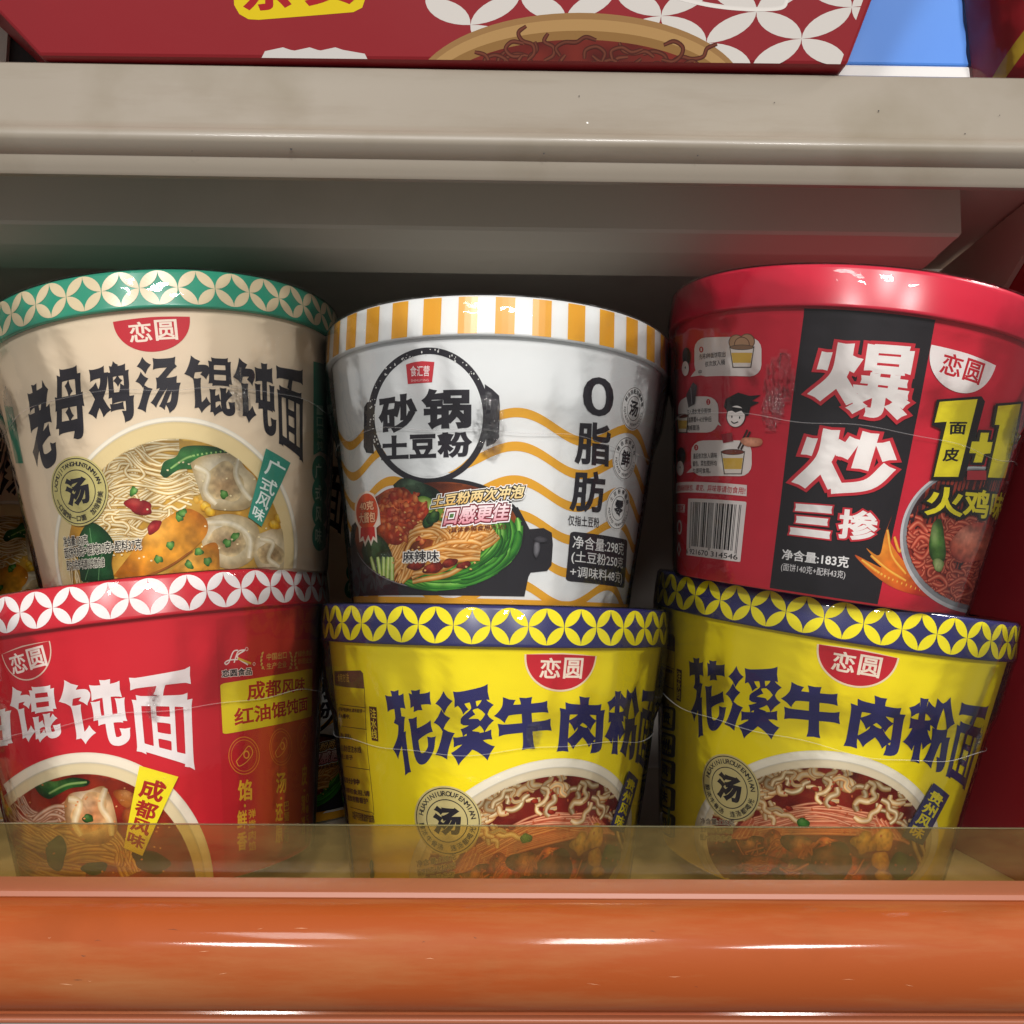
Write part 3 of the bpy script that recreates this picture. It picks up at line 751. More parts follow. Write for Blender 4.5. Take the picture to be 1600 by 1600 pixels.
# ------------------------------------------------ white potato-noodle cup (top middle)
def design_potato(S, bo, li):
    pr = Print(S, (490, 430, 2.759), 21)
    GOLD = 'e0a32c'
    step = 2*math.pi*SC/NC; lp = Print(LidSurf(S)); lp.z = .06; ph = lid_phase(S, (789.4, 490))
    for i in range(NC):
        x = ph+i*step; w = step*.262; xs = np.linspace(x-w, x+w, 4)
        V = np.array([(a, b) for b in (H-HB+.4, H-.9) for a in xs]); lp.raw(V, [(k, k+1, k+5, k+4) for k in range(3)], lin(GOLD), .06)
    lp.build('rim_stripes', li, MAT['lidprint'])
    # yellow waves
    thc = pr.px([(885, 592)])[0]
    pr.z = .1
    for k in range(8):
        h0 = pr.px([(885, 592+148*k*.985)])[0][1] if k < 6 else thc[1]-12.6*k
        xs = np.arange(-math.pi*SC*.62, math.pi*SC*.62, 1.6)
        yc = h0-4.3+4.3*np.cos(8*(xs-thc[0])/SC); wv = 1.75
        keep = ~((xs > -60) & (xs < 6) & (h0 > 68))
        V = np.array([(a, b+o) for o in (-wv, wv) for a, b in zip(xs, yc)]); n = len(xs)
        V[:, 1] = np.clip(V[:, 1], 1, H)
        pr.raw(V, [(i, i+1, n+i+1, n+i) for i in range(n-1) if V[n+i, 1]-V[i, 1] > .1], lin(GOLD), .1)
    pr.build('wave_stripes', bo)
    pr.z = .13
    pr.poly(ell(497, 606, 236, 262, 72), c='e8eaea')                          # white inside of the pot outline
    ring = lambda a, b: [ell(497, 606, 262, 294, 90), ell(497, 608, 233, 268, 90)[::-1]]
    pr.poly(ring(0, 0), c=INK)
    pr.poly(np.array([(738, 470), (770, 492), (800, 520), (803, 560), (800, 700), (780, 725), (745, 740), (740, 600)], float), c=INK)
    pr.poly(np.array([(256, 545), (232, 548), (219, 570), (217, 740), (228, 765), (262, 770), (250, 650)], float), c=INK)
    for _ in range(60):                                                        # speckle in the brush ring
        a = pr.rnd.uniform(math.pi*.8, math.pi*1.9); r = pr.rnd.uniform(.9, 1.0)
        pr.poly(ell(497+258*r*math.cos(a), 606+290*r*math.sin(a), pr.rnd.uniform(1.5, 4), pr.rnd.uniform(1.5, 6), 6), c='d9d9d6', inc=.0005)
    pr.build('pot_outline', bo)
    pr.z = .3
    for ch, q in (('砂', [(278, 528), (450, 506), (448, 668), (286, 690)]), ('锅', [(464, 492), (682, 486), (680, 664), (470, 668)]), ('土', [(292, 694), (412, 690), (412, 792), (294, 798)]),
                  ('豆', [(414, 688), (530, 684), (530, 788), (416, 792)]), ('粉', [(530, 680), (686, 674), (684, 786), (536, 790)])):
        pr.text(ch, q, INK, .043, fl=.012)
    pr.build('title_lettering', bo, label='black rounded lettering inside the pot outline')
    pr.z = .3
    pr.poly(np.array([(400, 386), (432, 376), (470, 371), (522, 375), (512, 462), (460, 466), (408, 470)], float), c='c8353f')
    pr.text('食汇营', [(418, 392), (502, 390), (500, 436), (420, 438)], 'f4e8e6', .01); pr.text('SHIHUIYING', [(422, 450), (498, 448), (498, 458), (422, 461)], 'e8b9b6', 0)
    pr.build('brand_emblem', bo)
    # pot picture
    pr.z = .35
    pr.poly(np.array([(168, 1080), (180, 1068), (240, 1085), (880, 1000), (930, 1095), (990, 1090), (1025, 1110), (1030, 1160), (1024, 1250), (1005, 1275), (935, 1282), (925, 1300), (908, 1385), (190, 1385), (192, 1290), (172, 1270), (162, 1180)], float), c='26242a')
    pr.poly(np.array([(198, 1200), (172, 1250), (168, 1385), (198, 1385)], float), c='3b383f')
    A = ell(540, 1120, 372, 244, 80, rot=-.05); pr.poly(A, c='1f1d22')
    def inside(x, y):
        n = vnoise(x, y, 70, 8); m = vnoise(x, y, 25, 9)
        return np.clip(lin('5a2418')*(1-n)[:, None]+lin('a8531f')*n[:, None]*(.6+.6*m)[:, None], 0, 1)
    B = ell(535, 1118, 352, 226, 80, rot=-.05); pr.poly(B, fn=inside, step=1.2); clip = pr.px(B)
    pr.line(ell(535, 1122, 356, 228, 40, .25, 2.9, -.05), .45, '8d8a90')
    pr.blob(0, 0, 0, 0, 0, '20382a', '142219', clip=pr.px(ell(520, 1100, 372, 240)), pts=[(345, 905), (390, 875), (470, 895), (540, 930), (560, 980), (520, 1040), (430, 1000), (370, 950)], hi='6d8a6a', nz=.4)
    pr.blob(500, 1010, 80, 45, .4, '9cb944', '4d7a24', clip=clip, hi='d5e38a')
    # greens round the right-hand side
    G = [('1f5d22', '3f8f2f', '79bf4a'), ('2d7a28', '57a83a', '9ad66a'), ('174a1c', '2c7a2a', '58a83e')]
    gc = pr.px(ell(535, 1120, 366, 240, 80, rot=-.05))
    for i in range(60):
        o = i/59+pr.rnd.uniform(-.06, .06); g = [lin(q)*pr.rnd.uniform(.75, 1.25) for q in pr.rnd.choice(G)]; k = 1.02-.33*o; t0 = pr.rnd.uniform(-.6, .9); t1 = t0+pr.rnd.uniform(.5, 1.5)
        pts = [(535+352*(k+.03*math.sin(t*3+i))*math.cos(t), 1112+232*(k+.03*math.sin(t*2+i*2))*math.sin(t)) for t in np.linspace(t0, min(t1, 2.1-.1*o), 8)]
        pr.stroke(pts, pr.rnd.uniform(1.6, 4.6), g, gc, sp=4, taper=.7)
    nd = ('b06a1e', 'd99c4c', 'f0cd92')
    for pts, n, sp, w in (([(330, 1240), (400, 1110), (520, 1080), (600, 1130), (560, 1200)], 14, 80, 1.9), ([(420, 1260), (560, 1230), (690, 1150), (770, 1090)], 14, 110, 2.0), ([(600, 1060), (680, 1080), (760, 1100)], 8, 80, 1.8),
                          ([(350, 1380), (370, 1300), (400, 1230)], 8, 70, 2.1), ([(480, 1200), (600, 1190), (720, 1200)], 9, 70, 1.9), ([(560, 1020), (640, 1060), (620, 1130)], 6, 60, 1.9)):
        pr.bundle(pts, n, sp, w, nd, clip)
    pr.blob(0, 0, 0, 0, 0, 'c4512a', '8d2c18', clip=pr.px(ell(520, 1100, 372, 240)), pts=[(268, 960), (330, 922), (400, 920), (440, 960), (500, 1010), (470, 1060), (420, 1100), (380, 1160), (320, 1150), (285, 1080)], hi='e89a58', nz=.5)
    for _ in range(70):
        x, y = pr.rnd.gauss(370, 60), pr.rnd.gauss(1030, 55); pr.blob(x, y, pr.rnd.uniform(10, 26), pr.rnd.uniform(8, 18), pr.rnd.random()*3, pr.rnd.choice(['d0602f', 'c04428', 'e08a4a', 'b83a2a']), '9a3018', .3, clip=clip, step=1.0, hi='f0b078')
    for x, y in ((500, 1060), (520, 1045), (600, 1050)): pr.blob(x, y, 22, 34, .6, '2e5a2c', '16301a', clip=clip, hi='7aa55a')
    pr.blob(0, 0, 0, 0, 0, '2a4a2e', '16281c', clip=clip, pts=[(215, 1190), (240, 1110), (300, 1130), (340, 1190), (345, 1250), (300, 1280), (240, 1260)], hi='587a50', nz=.4)
    for x0, x1 in ((255, 285), (285, 300), (310, 310), (330, 325), (345, 345)):
        pr.stroke([(x0, 1215), ((x0+x1)/2, 1270), (x1, 1345)], 2.6, ('6a9430', 'b4cf6a', 'e6efb4'), clip)
    for x, y, r in ((450, 1250, 40), (520, 1262, 45), (590, 1240, 35), (650, 1250, 30)): pr.blob(x, y, r, r*.5, -.2, '8a2418', '5a140e', clip=clip, hi='c05a40', nz=.4)
    for _ in range(40): pr.blob(pr.rnd.uniform(330, 800), pr.rnd.uniform(1000, 1290), 5, 4, 0, 'f4d9a4', 'e6b26a', clip=clip, step=2)
    pr.blob(958, 1180, 14, 40, .1, '7d7b80', '2a282e', step=1.0); pr.blob(975, 1140, 30, 14, .1, '4a484e', '28262c', step=1.0)
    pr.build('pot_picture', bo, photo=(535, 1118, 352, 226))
    pr.z = 1.05
    yel = lambda x, y: np.clip(lin('fff2c0')*np.clip(1-(y-905)/110, 0, 1)[:, None]+lin('e8b040')*np.clip((y-905)/110, 0, 1)[:, None], 0, 1)
    pnk = lambda x, y: np.clip(lin('fff6f6')*np.clip(1-(y-985)/95, 0, 1)[:, None]+lin('e58a9c')*np.clip((y-985)/95, 0, 1)[:, None], 0, 1)
    pr.text('土豆粉两次冲泡', [(516, 955), (908, 904), (904, 962), (516, 1006)], out=('2a1c14', .09), out2=('ffffff', .15), bold=.03, fn=yel, slant=.03)
    pr.text('口感更佳', [(578, 1000), (846, 984), (838, 1058), (566, 1082)], out=('7a1c2c', .08), out2=('ffffff', .15), bold=.03, fn=pnk, slant=.03)
    pr.text('(具体参照食用方法)', [(588, 1092), (830, 1072), (826, 1098), (586, 1116)], '6b2d1a', .015)
    pr.text('麻辣味', [(392, 1190), (546, 1186), (546, 1236), (392, 1240)], INK, .02, out=('f6f2ea', .09))
    pr.build('slogan_lettering', bo)
    pr.z = 1.05
    W = np.array([(205, 945), (240, 930), (270, 945), (292, 1010), (298, 1075), (280, 1090), (284, 1155), (268, 1140), (258, 1168), (246, 1140), (232, 1172), (224, 1145), (208, 1152), (204, 1090), (188, 1060), (188, 990)], float)
    pr.poly(W, c='f3e6d6'); pr.poly(ell(240, 1020, 46, 78), c='d8542e'); pr.poly(np.array([(214, 1090), (272, 1085), (276, 1135), (266, 1125), (257, 1150), (246, 1120), (232, 1152), (224, 1125), (212, 1138)], float), c='cf2a2c')
    pr.text('40克', [(208, 978), (268, 972), (270, 1012), (210, 1018)], 'f6c9a0', .03, out=('a8321c', .06)); pr.text('大酱包', [(206, 1026), (276, 1018), (276, 1066), (208, 1074)], 'f6c9a0', .03, out=('a8321c', .06))
    pr.build('ribbon_badge', bo)
    pr.z = .3
    pr.text('0', [(1158, 436), (1292, 446), (1290, 612), (1160, 606)], INK, .012)
    pr.text('脂', [(1134, 632), (1280, 640), (1276, 830), (1122, 812)], INK, .028); pr.text('肪', [(1116, 842), (1258, 848), (1246, 1030), (1100, 1016)], INK, .028)
    pr.text('仅指土豆粉', [(1095, 1034), (1230, 1046), (1228, 1090), (1094, 1078)], INK, .008)
    pr.build('fat_free_lettering', bo)
    pr.z = .3
    q = [(1105, 1104), (1350, 1142), (1336, 1350), (1085, 1318)]
    pr.poly(rrect(0, 0, 1, 1, .06), pr.quad(q), INK)
    for t, a, b in (('净含量:298克', .07, .33), ('(土豆粉250克', .37, .64), ('+调味料48克)', .68, .94)):
        Q = [np.array(v, float) for v in q]; f = lambda u, v: (Q[0]*(1-u)+Q[1]*u)*(1-v)+(Q[3]*(1-u)+Q[2]*u)*v
        pr.text(t, [f(.06, a), f(.95, a), f(.95, b), f(.06, b)], 'f0f0ee', .008)
    pr.build('net_weight_panel', bo)
    pr.z = .3
    for c, ch, tx in (((1378, 575), '汤', '鲜汤搭配浓郁鲜香'), ((1343, 790), '鲜', '精选优鲜食材'), ((1313, 1005), '零', '土豆粉零脂肪')):
        pr.seal(c, 8.7, ch, tx, 'POTATO VERMICELLI', 'eeeeec', INK, 1.9, 1.5, .56, .035, ar=(-75, 75, 268, 92)); pr.build('round_stamp', bo)
        pr.z = .3
    pr.z = .3
    xs = np.arange(-math.pi*SC, math.pi*SC, 2.0); n = len(xs)
    V = np.array([(a, b) for b in (1.0, 5.2) for a in xs]); pr.raw(V, [(i, i+1, n+i+1, n+i) for i in range(n-1)], lin(GOLD), 1.0); pr.build('bottom_band', bo)

# ------------------------------------------------ red stir-fry cup (top right)
def design_stirfry(S, bo, li):
    pr = Print(S, (1020, 400, 2.759), 31)
    pr.z = .1
    pr.poly(np.array([(655, 200), (1225, 250), (1215, 290), (1150, 640), (1090, 940), (1020, 1260), (965, 1520), (495, 1500), (505, 1425), (552, 1050), (600, 640), (650, 260)], float), c='1f1b20'); pr.build('black_panel', bo)
    pr.z = .15                                                                   # flames
    pr.blob(0, 0, 0, 0, 0, 'e07a20', 'c2301c', pts=[(1030, 1120), (1010, 1200), (1060, 1290), (1110, 1340), (1220, 1440), (1190, 1470), (1060, 1440), (960, 1380), (870, 1290), (935, 1320), (985, 1340), (920, 1260), (975, 1290), (1000, 1200)], hi='f5b13c', nz=.2)
    for p in ([(900, 1310), (1000, 1380), (1150, 1440)], [(1010, 1180), (1030, 1290), (1090, 1370)], [(940, 1290), (1010, 1350), (1090, 1400)], [(1040, 1210), (1060, 1270), (1075, 1260)]): pr.stroke(p, 1.3, ('e0701c', 'f3a335', 'fbd25e'))
    # bowl
    def soup(x, y):
        n = vnoise(x, y, 60, 5); return np.clip(lin('7c1f1c')*(1-n)[:, None]+lin('c05038')*n[:, None], 0, 1)
    O = (1400, 1225, 336, 318); I = (1404, 1215, 312, 292)
    pr.poly(ell(*O, 90, rot=.2), c='c9ccce'); pr.poly(ell(1402, 1222, 326, 306, 90, rot=.2), c='8f9498'); pr.poly(ell(*I, 90, rot=.2), fn=soup, step=1.2); clip = pr.px(ell(*I, 80, rot=.2))
    pr.poly(ell(1404, 1150, 318, 230, 60, rot=.1), c='3a1c22', clip=clip)
    nd = ('8f2a20', 'c04a35', 'e5886a')
    for _ in range(150): pr.curl(pr.rnd.uniform(1110, 1480), pr.rnd.uniform(1140, 1490), 34, 1.7, nd, clip)
    for pts in ([(1110, 1260), (1150, 1210), (1190, 1240), (1160, 1300), (1120, 1280)], [(1180, 1400), (1230, 1380), (1260, 1420), (1210, 1450)], [(1100, 1180), (1140, 1150), (1180, 1190)], [(1270, 1420), (1330, 1390), (1370, 1440), (1300, 1470)]): pr.stroke(pts, 2.2, nd, clip)
    pr.blob(0, 0, 0, 0, 0, 'd4785c', 'a03a2c', clip=clip, pts=[(1270, 1240), (1330, 1170), (1420, 1150), (1480, 1200), (1440, 1290), (1350, 1320), (1290, 1300)], hi='efae94', nz=.4)
    pr.blob(1222, 1240, 34, 105, -.08, '5c8a3c', '2c4c1e', clip=clip, hi='b9cf8a', nz=.3)
    pr.blob(1225, 1330, 22, 30, 0, 'b9c98a', '6f8a44', clip=clip)
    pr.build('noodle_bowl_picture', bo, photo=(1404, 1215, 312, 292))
    pr.z = .6
    RD = 'c92a38'
    for ch, q, b in (('爆', [(700, 366), (1128, 384), (1092, 706), (662, 664)], .036), ('炒', [(645, 732), (1048, 764), (1016, 1040), (606, 1004)], .046), ('三', [(604, 1066), (782, 1082), (764, 1222), (584, 1200)], .05), ('掺', [(806, 1088), (976, 1104), (958, 1236), (792, 1216)], .032)):
        pr.brush(ch, q, 'f2eeea', fl=0, out=(RD, .045)) if ch in BRUSH else pr.text(ch, q, 'f2eeea', b, out=(RD, .06))
    pr.build('title_lettering', bo, label='white block lettering outlined in red on the black panel')
    pr.z = .3; pr.emblem((1352, 426), -.07, 'f0ebe8', RED, rx=14.2, ry=13.2); pr.build('brand_emblem', bo)
    pr.z = 1.0
    one = lambda q, x: pr.quad(q)
    U = np.array([(.0, .78), (.0, .98), (1.0, 1.0), (.78, .0), (.18, .0), (.36, .76)])
    q1 = [(1196, 612), (1390, 628), (1394, 962), (1192, 950)]
    def grow(P, d): return embolden([P[::-1] if np.sum(P[:, 0]*np.roll(P[:, 1], -1)-np.roll(P[:, 0], -1)*P[:, 1]) < 0 else P], d)
    one1 = np.array([(1229, 630), (1390, 618), (1307, 952), (1203, 952), (1259, 715), (1207, 719)], float)
    one2 = np.array([(1477, 647), (1574, 637), (1506, 956), (1432, 954), (1483, 728), (1462, 728)], float)
    plus = np.array([(1403, 762), (1438, 762), (1430, 802), (1453, 802), (1443, 850), (1417, 853), (1407, 890), (1371, 890), (1383, 850), (1354, 850), (1365, 800), (1396, 800)], float)
    sh1 = np.array([(1217, 620), (1407, 605), (1422, 628), (1346, 916), (1327, 969), (1191, 965), (1236, 749), (1195, 730)], float)
    for P in (sh1, grow(one2, 12)[0], grow(plus, 13)[0]): pr.poly(P, c='1c181a')
    for P in (one1, one2, plus): pr.poly(P, c='efe02a')
    pr.text('面', [(1271, 716), (1346, 716), (1336, 770), (1268, 770)], '1c181a', .03); pr.text('皮', [(1246, 828), (1316, 828), (1306, 886), (1238, 886)], '1c181a', .03)
    pr.text('火鸡味拌', [(1172, 988), (1520, 1010), (1500, 1122), (1160, 1116)], 'efe02a', .03, out=('1c181a', .09))
    pr.poly(np.array([(1345, 925), (1425, 925), (1425, 965), (1342, 965)], float), c='b8303a')
    pr.build('flavour_lettering', bo)
    # instruction bubbles with little cups
    def bub(P, tail): pr.poly(P, c='efe9e4'); pr.poly(np.array(tail, float), c='efe9e4')
    def mini(x, y, w, h, top):
        pr.poly(np.array([(x-w/2-4, y-4), (x+w/2+4, y-4), (x+w*.36+4, y+h+4), (x-w*.36-4, y+h+4)], float), c='4b4540')
        pr.poly(np.array([(x-w/2, y), (x+w/2, y), (x+w*.36, y+h), (x-w*.36, y+h)], float), c='e9e3da')
        pr.poly(np.array([(x-w*.45, y+h*.28), (x+w*.45, y+h*.28), (x+w*.38, y+h*.8), (x-w*.38, y+h*.8)], float), c='d9b24a'); pr.poly(ell(x, y, w*.52, h*.14, 24), c='4b4540'); pr.poly(ell(x, y, w*.48, h*.11, 24), c=top)
    def bubble(pts, tail, num, lines, cupat):
        pr.z = .3; bub(rrect(*pts, 50 if pts[3]-pts[1] > 120 else 40), tail)
        pr.poly(ell(num[0], num[1], 9, 13, 16), c=RED); pr.text(num[2], [(num[0]-3, num[1]-7), (num[0]+3, num[1]-7), (num[0]+3, num[1]+7), (num[0]-3, num[1]+7)], 'f4efe8')
        for t, q in lines: pr.text(t, [(q[0], q[1]), (q[2], q[3]), (q[2], q[3]+q[4]), (q[0], q[1]+q[4])], '3a2c2a', .012)
        if cupat:
            if cupat[4]:
                for dx, dy in ((-24, -22), (22, -26), (0, -12)): pr.poly(ell(cupat[0]+dx, cupat[1]+dy, 34, 34, 20), c='6a4a38'); pr.poly(ell(cupat[0]+dx, cupat[1]+dy, 30, 30, 20), c='b08a68')
            mini(*cupat[:4], '7a3a30' if not cupat[4] else '8a6a50')
        pr.build('instruction_bubble', bo)
    bubble((182, 352, 470, 520), [(190, 490), (215, 515), (165, 522)], (212, 404, '1'), [('先将3种面饼取出', (204, 424, 316, 412, 24)), ('依次放入桶', (228, 456, 314, 446, 24)), ('中', (200, 492, 214, 490, 20))], (387, 395, 100, 84, True))
    bubble((112, 606, 285, 762), [(255, 715), (270, 690), (298, 734)], (242, 630, '2'), [('注入沸水淹没面饼', (150, 662, 254, 656, 24)), ('加盖静置4~6分钟后', (148, 696, 256, 692, 24)), ('倒掉面汤', (150, 730, 204, 728, 24))], (132, 690, 44, 70, False))
    bubble((168, 796, 428, 950), [(180, 905), (205, 930), (148, 936)], (190, 826, '3'), [('最后依次放入调味', (178, 852, 280, 848, 24)), ('酱包、菜包搅拌均', (176, 884, 278, 882, 24)), ('匀,即可食用。', (176, 916, 252, 914, 24))], (348, 846, 96, 92, False))
    pr.z = .5                                                                    # boy with flying hair, hand and packets
    pr.poly(np.array([(310, 650), (318, 618), (350, 600), (372, 590), (420, 604), (470, 600), (430, 625), (462, 632), (425, 650), (415, 690), (330, 680)], float), c='1f1a1c')
    pr.poly(ell(362, 690, 42, 50, 24, rot=.15), c='1f1a1c'); pr.poly(ell(362, 692, 38, 46, 24, rot=.15), c='f3ebe6'); pr.poly(np.array([(322, 672), (336, 650), (370, 655), (405, 660), (404, 690), (385, 668), (360, 676), (345, 668)], float), c='1f1a1c')
    pr.poly(ell(345, 694, 3, 6, 10), c='1f1a1c'); pr.poly(ell(378, 698, 3, 6, 10), c='1f1a1c'); pr.line([(342, 714), (354, 722), (372, 716)], .45, '1f1a1c')
    for y in (470, 900):
        x = 150 if y < 600 else 128
        pr.poly(ell(x, y-35, 17, 40, 18), c='1f1a1c'); pr.poly(ell(x-4, y+16, 15, 32, 18), c='f3ebe6'); pr.poly(ell(x-4, y+12, 2.5, 5, 8), c='1f1a1c')
    pr.poly(np.array([(180, 545), (196, 562), (186, 640), (160, 655), (150, 600)], float), c='4a4448'); pr.line([(170, 570), (175, 640)], .5, 'a8a4a6')
    pr.poly(np.array([(300, 770), (345, 762), (352, 800), (308, 808)], float), c='8d2330'); pr.line([(412, 750), (372, 832)], .8, '3a2420'); pr.line([(424, 758), (384, 836)], .8, '3a2420')
    pr.blob(0, 0, 0, 0, 0, 'e0a080', 'c07a5a', pts=[(380, 800), (400, 784), (470, 790), (468, 818), (410, 822)], step=.8)
    pr.build('instruction_drawing', bo)
    pr.z = .3
    pr.poly(np.array([(104, 980), (408, 988), (406, 1036), (102, 1026)], float), c='f0e6e2'); pr.text('如遇包装破损胀包、霉变、异味等请勿食用!', [(108, 990), (402, 998), (400, 1028), (106, 1016)], RED, .015); pr.build('warning_strip', bo)
    pr.z = .3
    q = [(155, 1046), (406, 1060), (379, 1320), (147, 1290)]; T = pr.quad(q); pr.poly(rrect(0, 0, 1, 1, .02), T, 'efeae6')
    code = '6921670314546'
    Lc = ['0001101', '0011001', '0010011', '0111101', '0100011', '0110001', '0101111', '0111011', '0110111', '0001011']; par = 'LGGGLL'
    bits = '101'+''.join(Lc[int(d)] if p == 'L' else ''.join('1' if z == '0' else '0' for z in Lc[int(d)])[::-1] for d, p in zip(code[1:7], par))+'01010'+''.join(''.join('1' if z == '0' else '0' for z in Lc[int(d)]) for d in code[7:])+'101'
    for m in __import__('re').finditer('1+', bits):
        a, b = .08+.86*m.start()/95, .08+.86*m.end()/95; lo = .13 if m.start() in (0, 2, 46, 48, 92, 94) else .17
        pr.poly(np.array([(a, lo), (b, lo), (b, .94), (a, .94)]), T, '2a2628', inc=.0)
    pr.z += .02
    for t, a, b in (('6', .0, .05), ('921670', .10, .50), ('314546', .55, .96)):
        pr.text(t, T=(lambda a, b: (lambda P: T(np.stack([a+(b-a)*P[:, 0], .03+.09*P[:, 1]], 1))))(a, b), c='2a2628', bold=.01)
    pr.build('barcode', bo)
    pr.z = .3
    for P in ([(104, 1070), (142, 1072), (140, 1106), (104, 1104)],): pr.poly([np.array(P, float), (np.array(P, float)-np.mean(P, 0))[::-1]*.8+np.mean(P, 0)], c='ecd9d6')
    pr.text('回', [(108, 1076), (138, 1078), (136, 1100), (108, 1098)], 'ecd9d6', 0)
    pr.poly([ell(118, 1170, 11, 32, 20), ell(118, 1170, 6, 22, 20)[::-1]], c='ecd9d6'); pr.poly([ell(116, 1265, 9, 34, 4), ell(116, 1265, 4, 20, 4)[::-1]], c='ecd9d6')
    pr.build('recycling_marks', bo)
    pr.z = .3
    pr.text('净含量:183克', [(560, 1262), (848, 1296), (842, 1346), (556, 1308)], 'efecea', .022); pr.text('(面饼140克+配料43克)', [(556, 1322), (832, 1358), (826, 1396), (552, 1360)], 'dedada', .004)
    pr.build('net_weight_text', bo)

# ------------------------------------------------ red chilli-oil wonton cup (bottom left)
def design_chilli(S, bo, li):
    pr = Print(S, (0, 860, 2.963), 41)
    pr.z = .1
    ra, rb_ = lin('c41a26'), lin('d2671a')
    def grad(x, y):
        k = np.clip((x-1130)/220, 0, 1)*np.clip((y-420)/350, .25, 1)*(.75+.5*vnoise(x, y, 120, 6)); k = np.clip(k, 0, 1)*.85
        return ra*(1-k)[:, None]+rb_*k[:, None]
    pr.poly(np.array([(1000, 320), (1130, 300), (1470, 262), (1470, 900), (1440, 1420), (1240, 1460), (1040, 1490)], float), fn=grad, step=2.0); pr.build('orange_panel', bo)
    def soup(x, y):
        n = vnoise(x, y, 90, 3); return np.clip(lin('86160f')*(1-n)[:, None]+lin('b83c18')*n[:, None], 0, 1)
    clip, oc = soup_bowl(pr, (400, 1560, 590, 625), (395, 1620, 520, 585), 'f4ecd8', 'e6d6ae', soup, .15, thr=.6)
    nd = ('9a4a2c', 'e0a882', 'f8dcc4')
    for pts, n, sp in (([(80, 1120), (130, 1220), (230, 1260), (330, 1190)], 10, 60), ([(60, 1180), (110, 1260), (240, 1290)], 8, 60), ([(160, 1260), (260, 1210), (330, 1250)], 9, 60)): pr.bundle(pts, n, sp, 1.6, nd, clip)
    n2 = ('a86a24', 'd9a354', 'f0cf92')
    for pts, n, sp in (([(90, 1300), (200, 1350), (330, 1330), (480, 1420)], 14, 110), ([(200, 1290), (290, 1380), (260, 1480)], 10, 70), ([(260, 1440), (420, 1400), (560, 1420), (610, 1500)], 14, 70), ([(60, 1400), (200, 1470), (400, 1490)], 12, 80), ([(480, 1300), (560, 1380), (560, 1460)], 8, 80)): pr.bundle(pts, n, sp, 1.8, n2, clip)
    pr.blob(0, 0, 0, 0, 0, '2f6a2c', '173a1a', clip=clip, pts=[(160, 1090), (180, 1065), (260, 1068), (340, 1050), (415, 1065), (400, 1090), (330, 1100), (270, 1130), (230, 1150), (190, 1130)], hi='7fae5a', nz=.35)
    pr.stroke([(230, 1125), (310, 1085), (405, 1072)], 1.1, ('4f8a3a', '8cb860', 'b8d48c'), clip)
    pr.blob(0, 0, 0, 0, 0, 'ead0a4', 'b5804e', clip=clip, pts=[(300, 1170), (330, 1125), (410, 1110), (480, 1090), (510, 1130), (530, 1190), (545, 1290), (500, 1350), (420, 1360), (350, 1320), (310, 1260)], hi='fbf0d8', nz=.15)
    pr.blob(420, 1215, 80, 95, .2, 'c9895a', 'd9b07c', clip=clip, hi='ecd0a8', nz=.3)
    pr.stroke([(320, 1150), (370, 1170), (350, 1260), (380, 1320)], 3.0, ('dcbd8c', 'ebd2a6', 'f4e4c4'), clip); pr.stroke([(490, 1100), (470, 1180), (510, 1250), (520, 1320)], 2.6, ('dcbd8c', 'ebd2a6', 'f4e4c4'), clip)
    pr.blob(590, 1150, 60, 40, .6, 'd8863a', 'a8521c', clip=clip, hi='f0b878'); pr.blob(620, 1230, 50, 50, .3, 'c9682a', '98401c', clip=clip)
    pr.blob(265, 1400, 50, 75, .1, '24471f', '152c14', clip=clip); pr.blob(440, 1470, 60, 30, 0, '24471f', '152c14', clip=clip); pr.blob(700, 1440, 90, 50, .2, '3c3a1c', '5a3018', clip=clip)
    pr.blob(410, 1240, 26, 20, .2, '3a6a2c', '1d3c18', clip=clip, hi='7aa860')
    for _ in range(60): pr.blob(pr.rnd.uniform(60, 800), pr.rnd.uniform(1060, 1490), 5, 4, 0, 'f4d0a0', 'e08a4a', clip=clip, step=2)
    pr.build('soup_picture', bo, photo=(395, 1620, 520, 585))
    pr.z = .12
    for ch, q in (('红', [(-330, 760), (-180, 720), (-160, 980), (-290, 1010)]), ('油', [(-130, 700), (40, 682), (52, 900), (-100, 960)]), ('馄', [(45, 640), (248, 622), (278, 868), (88, 908)]), ('饨', [(276, 612), (562, 584), (596, 896), (322, 912)]), ('面', [(592, 592), (886, 548), (904, 1026), (622, 932)])):
        pr.brush(ch, q, 'f1efec', 18.5) if ch != '红' else pr.text(ch, q, 'f1efec', .03)
    pr.build('title_lettering', bo, label='white brush lettering across the red cup')
    pr.z = .12; pr.emblem((108, 452), .1, 'c4202c', 'f3e6da', border='e8c9b4', rx=11.8, ry=11.6, bw=.5); pr.build('brand_emblem', bo)
    pr.z = 1.0
    pr.poly(np.array([(648, 995), (825, 1047), (662, 1412), (578, 1375)], float), c='f1e322'); pr.vtext('成都风味', [(662, 1040), (782, 1072), (662, 1388), (588, 1352)], 'a8231c', .035, sizes=[1.35, 1.1, .9, .8]); pr.build('flavour_tag', bo)
    pr.z = .3
    q = [(1018, 618), (1444, 546), (1440, 768), (1030, 852)]; T = pr.quad(q); pr.poly(rrect(0, 0, 1, 1, .04), T, 'ecd820')
    pr.text('成都风味', [(1140, 608), (1410, 586), (1408, 650), (1142, 700)], 'b8231c', .025, fl=.015); pr.text('红油馄饨面', [(1080, 732), (1420, 674), (1420, 742), (1084, 818)], 'b8231c', .025, fl=.015); pr.build('name_panel', bo)
    pr.z = .3
    W = 'f0dfd6'
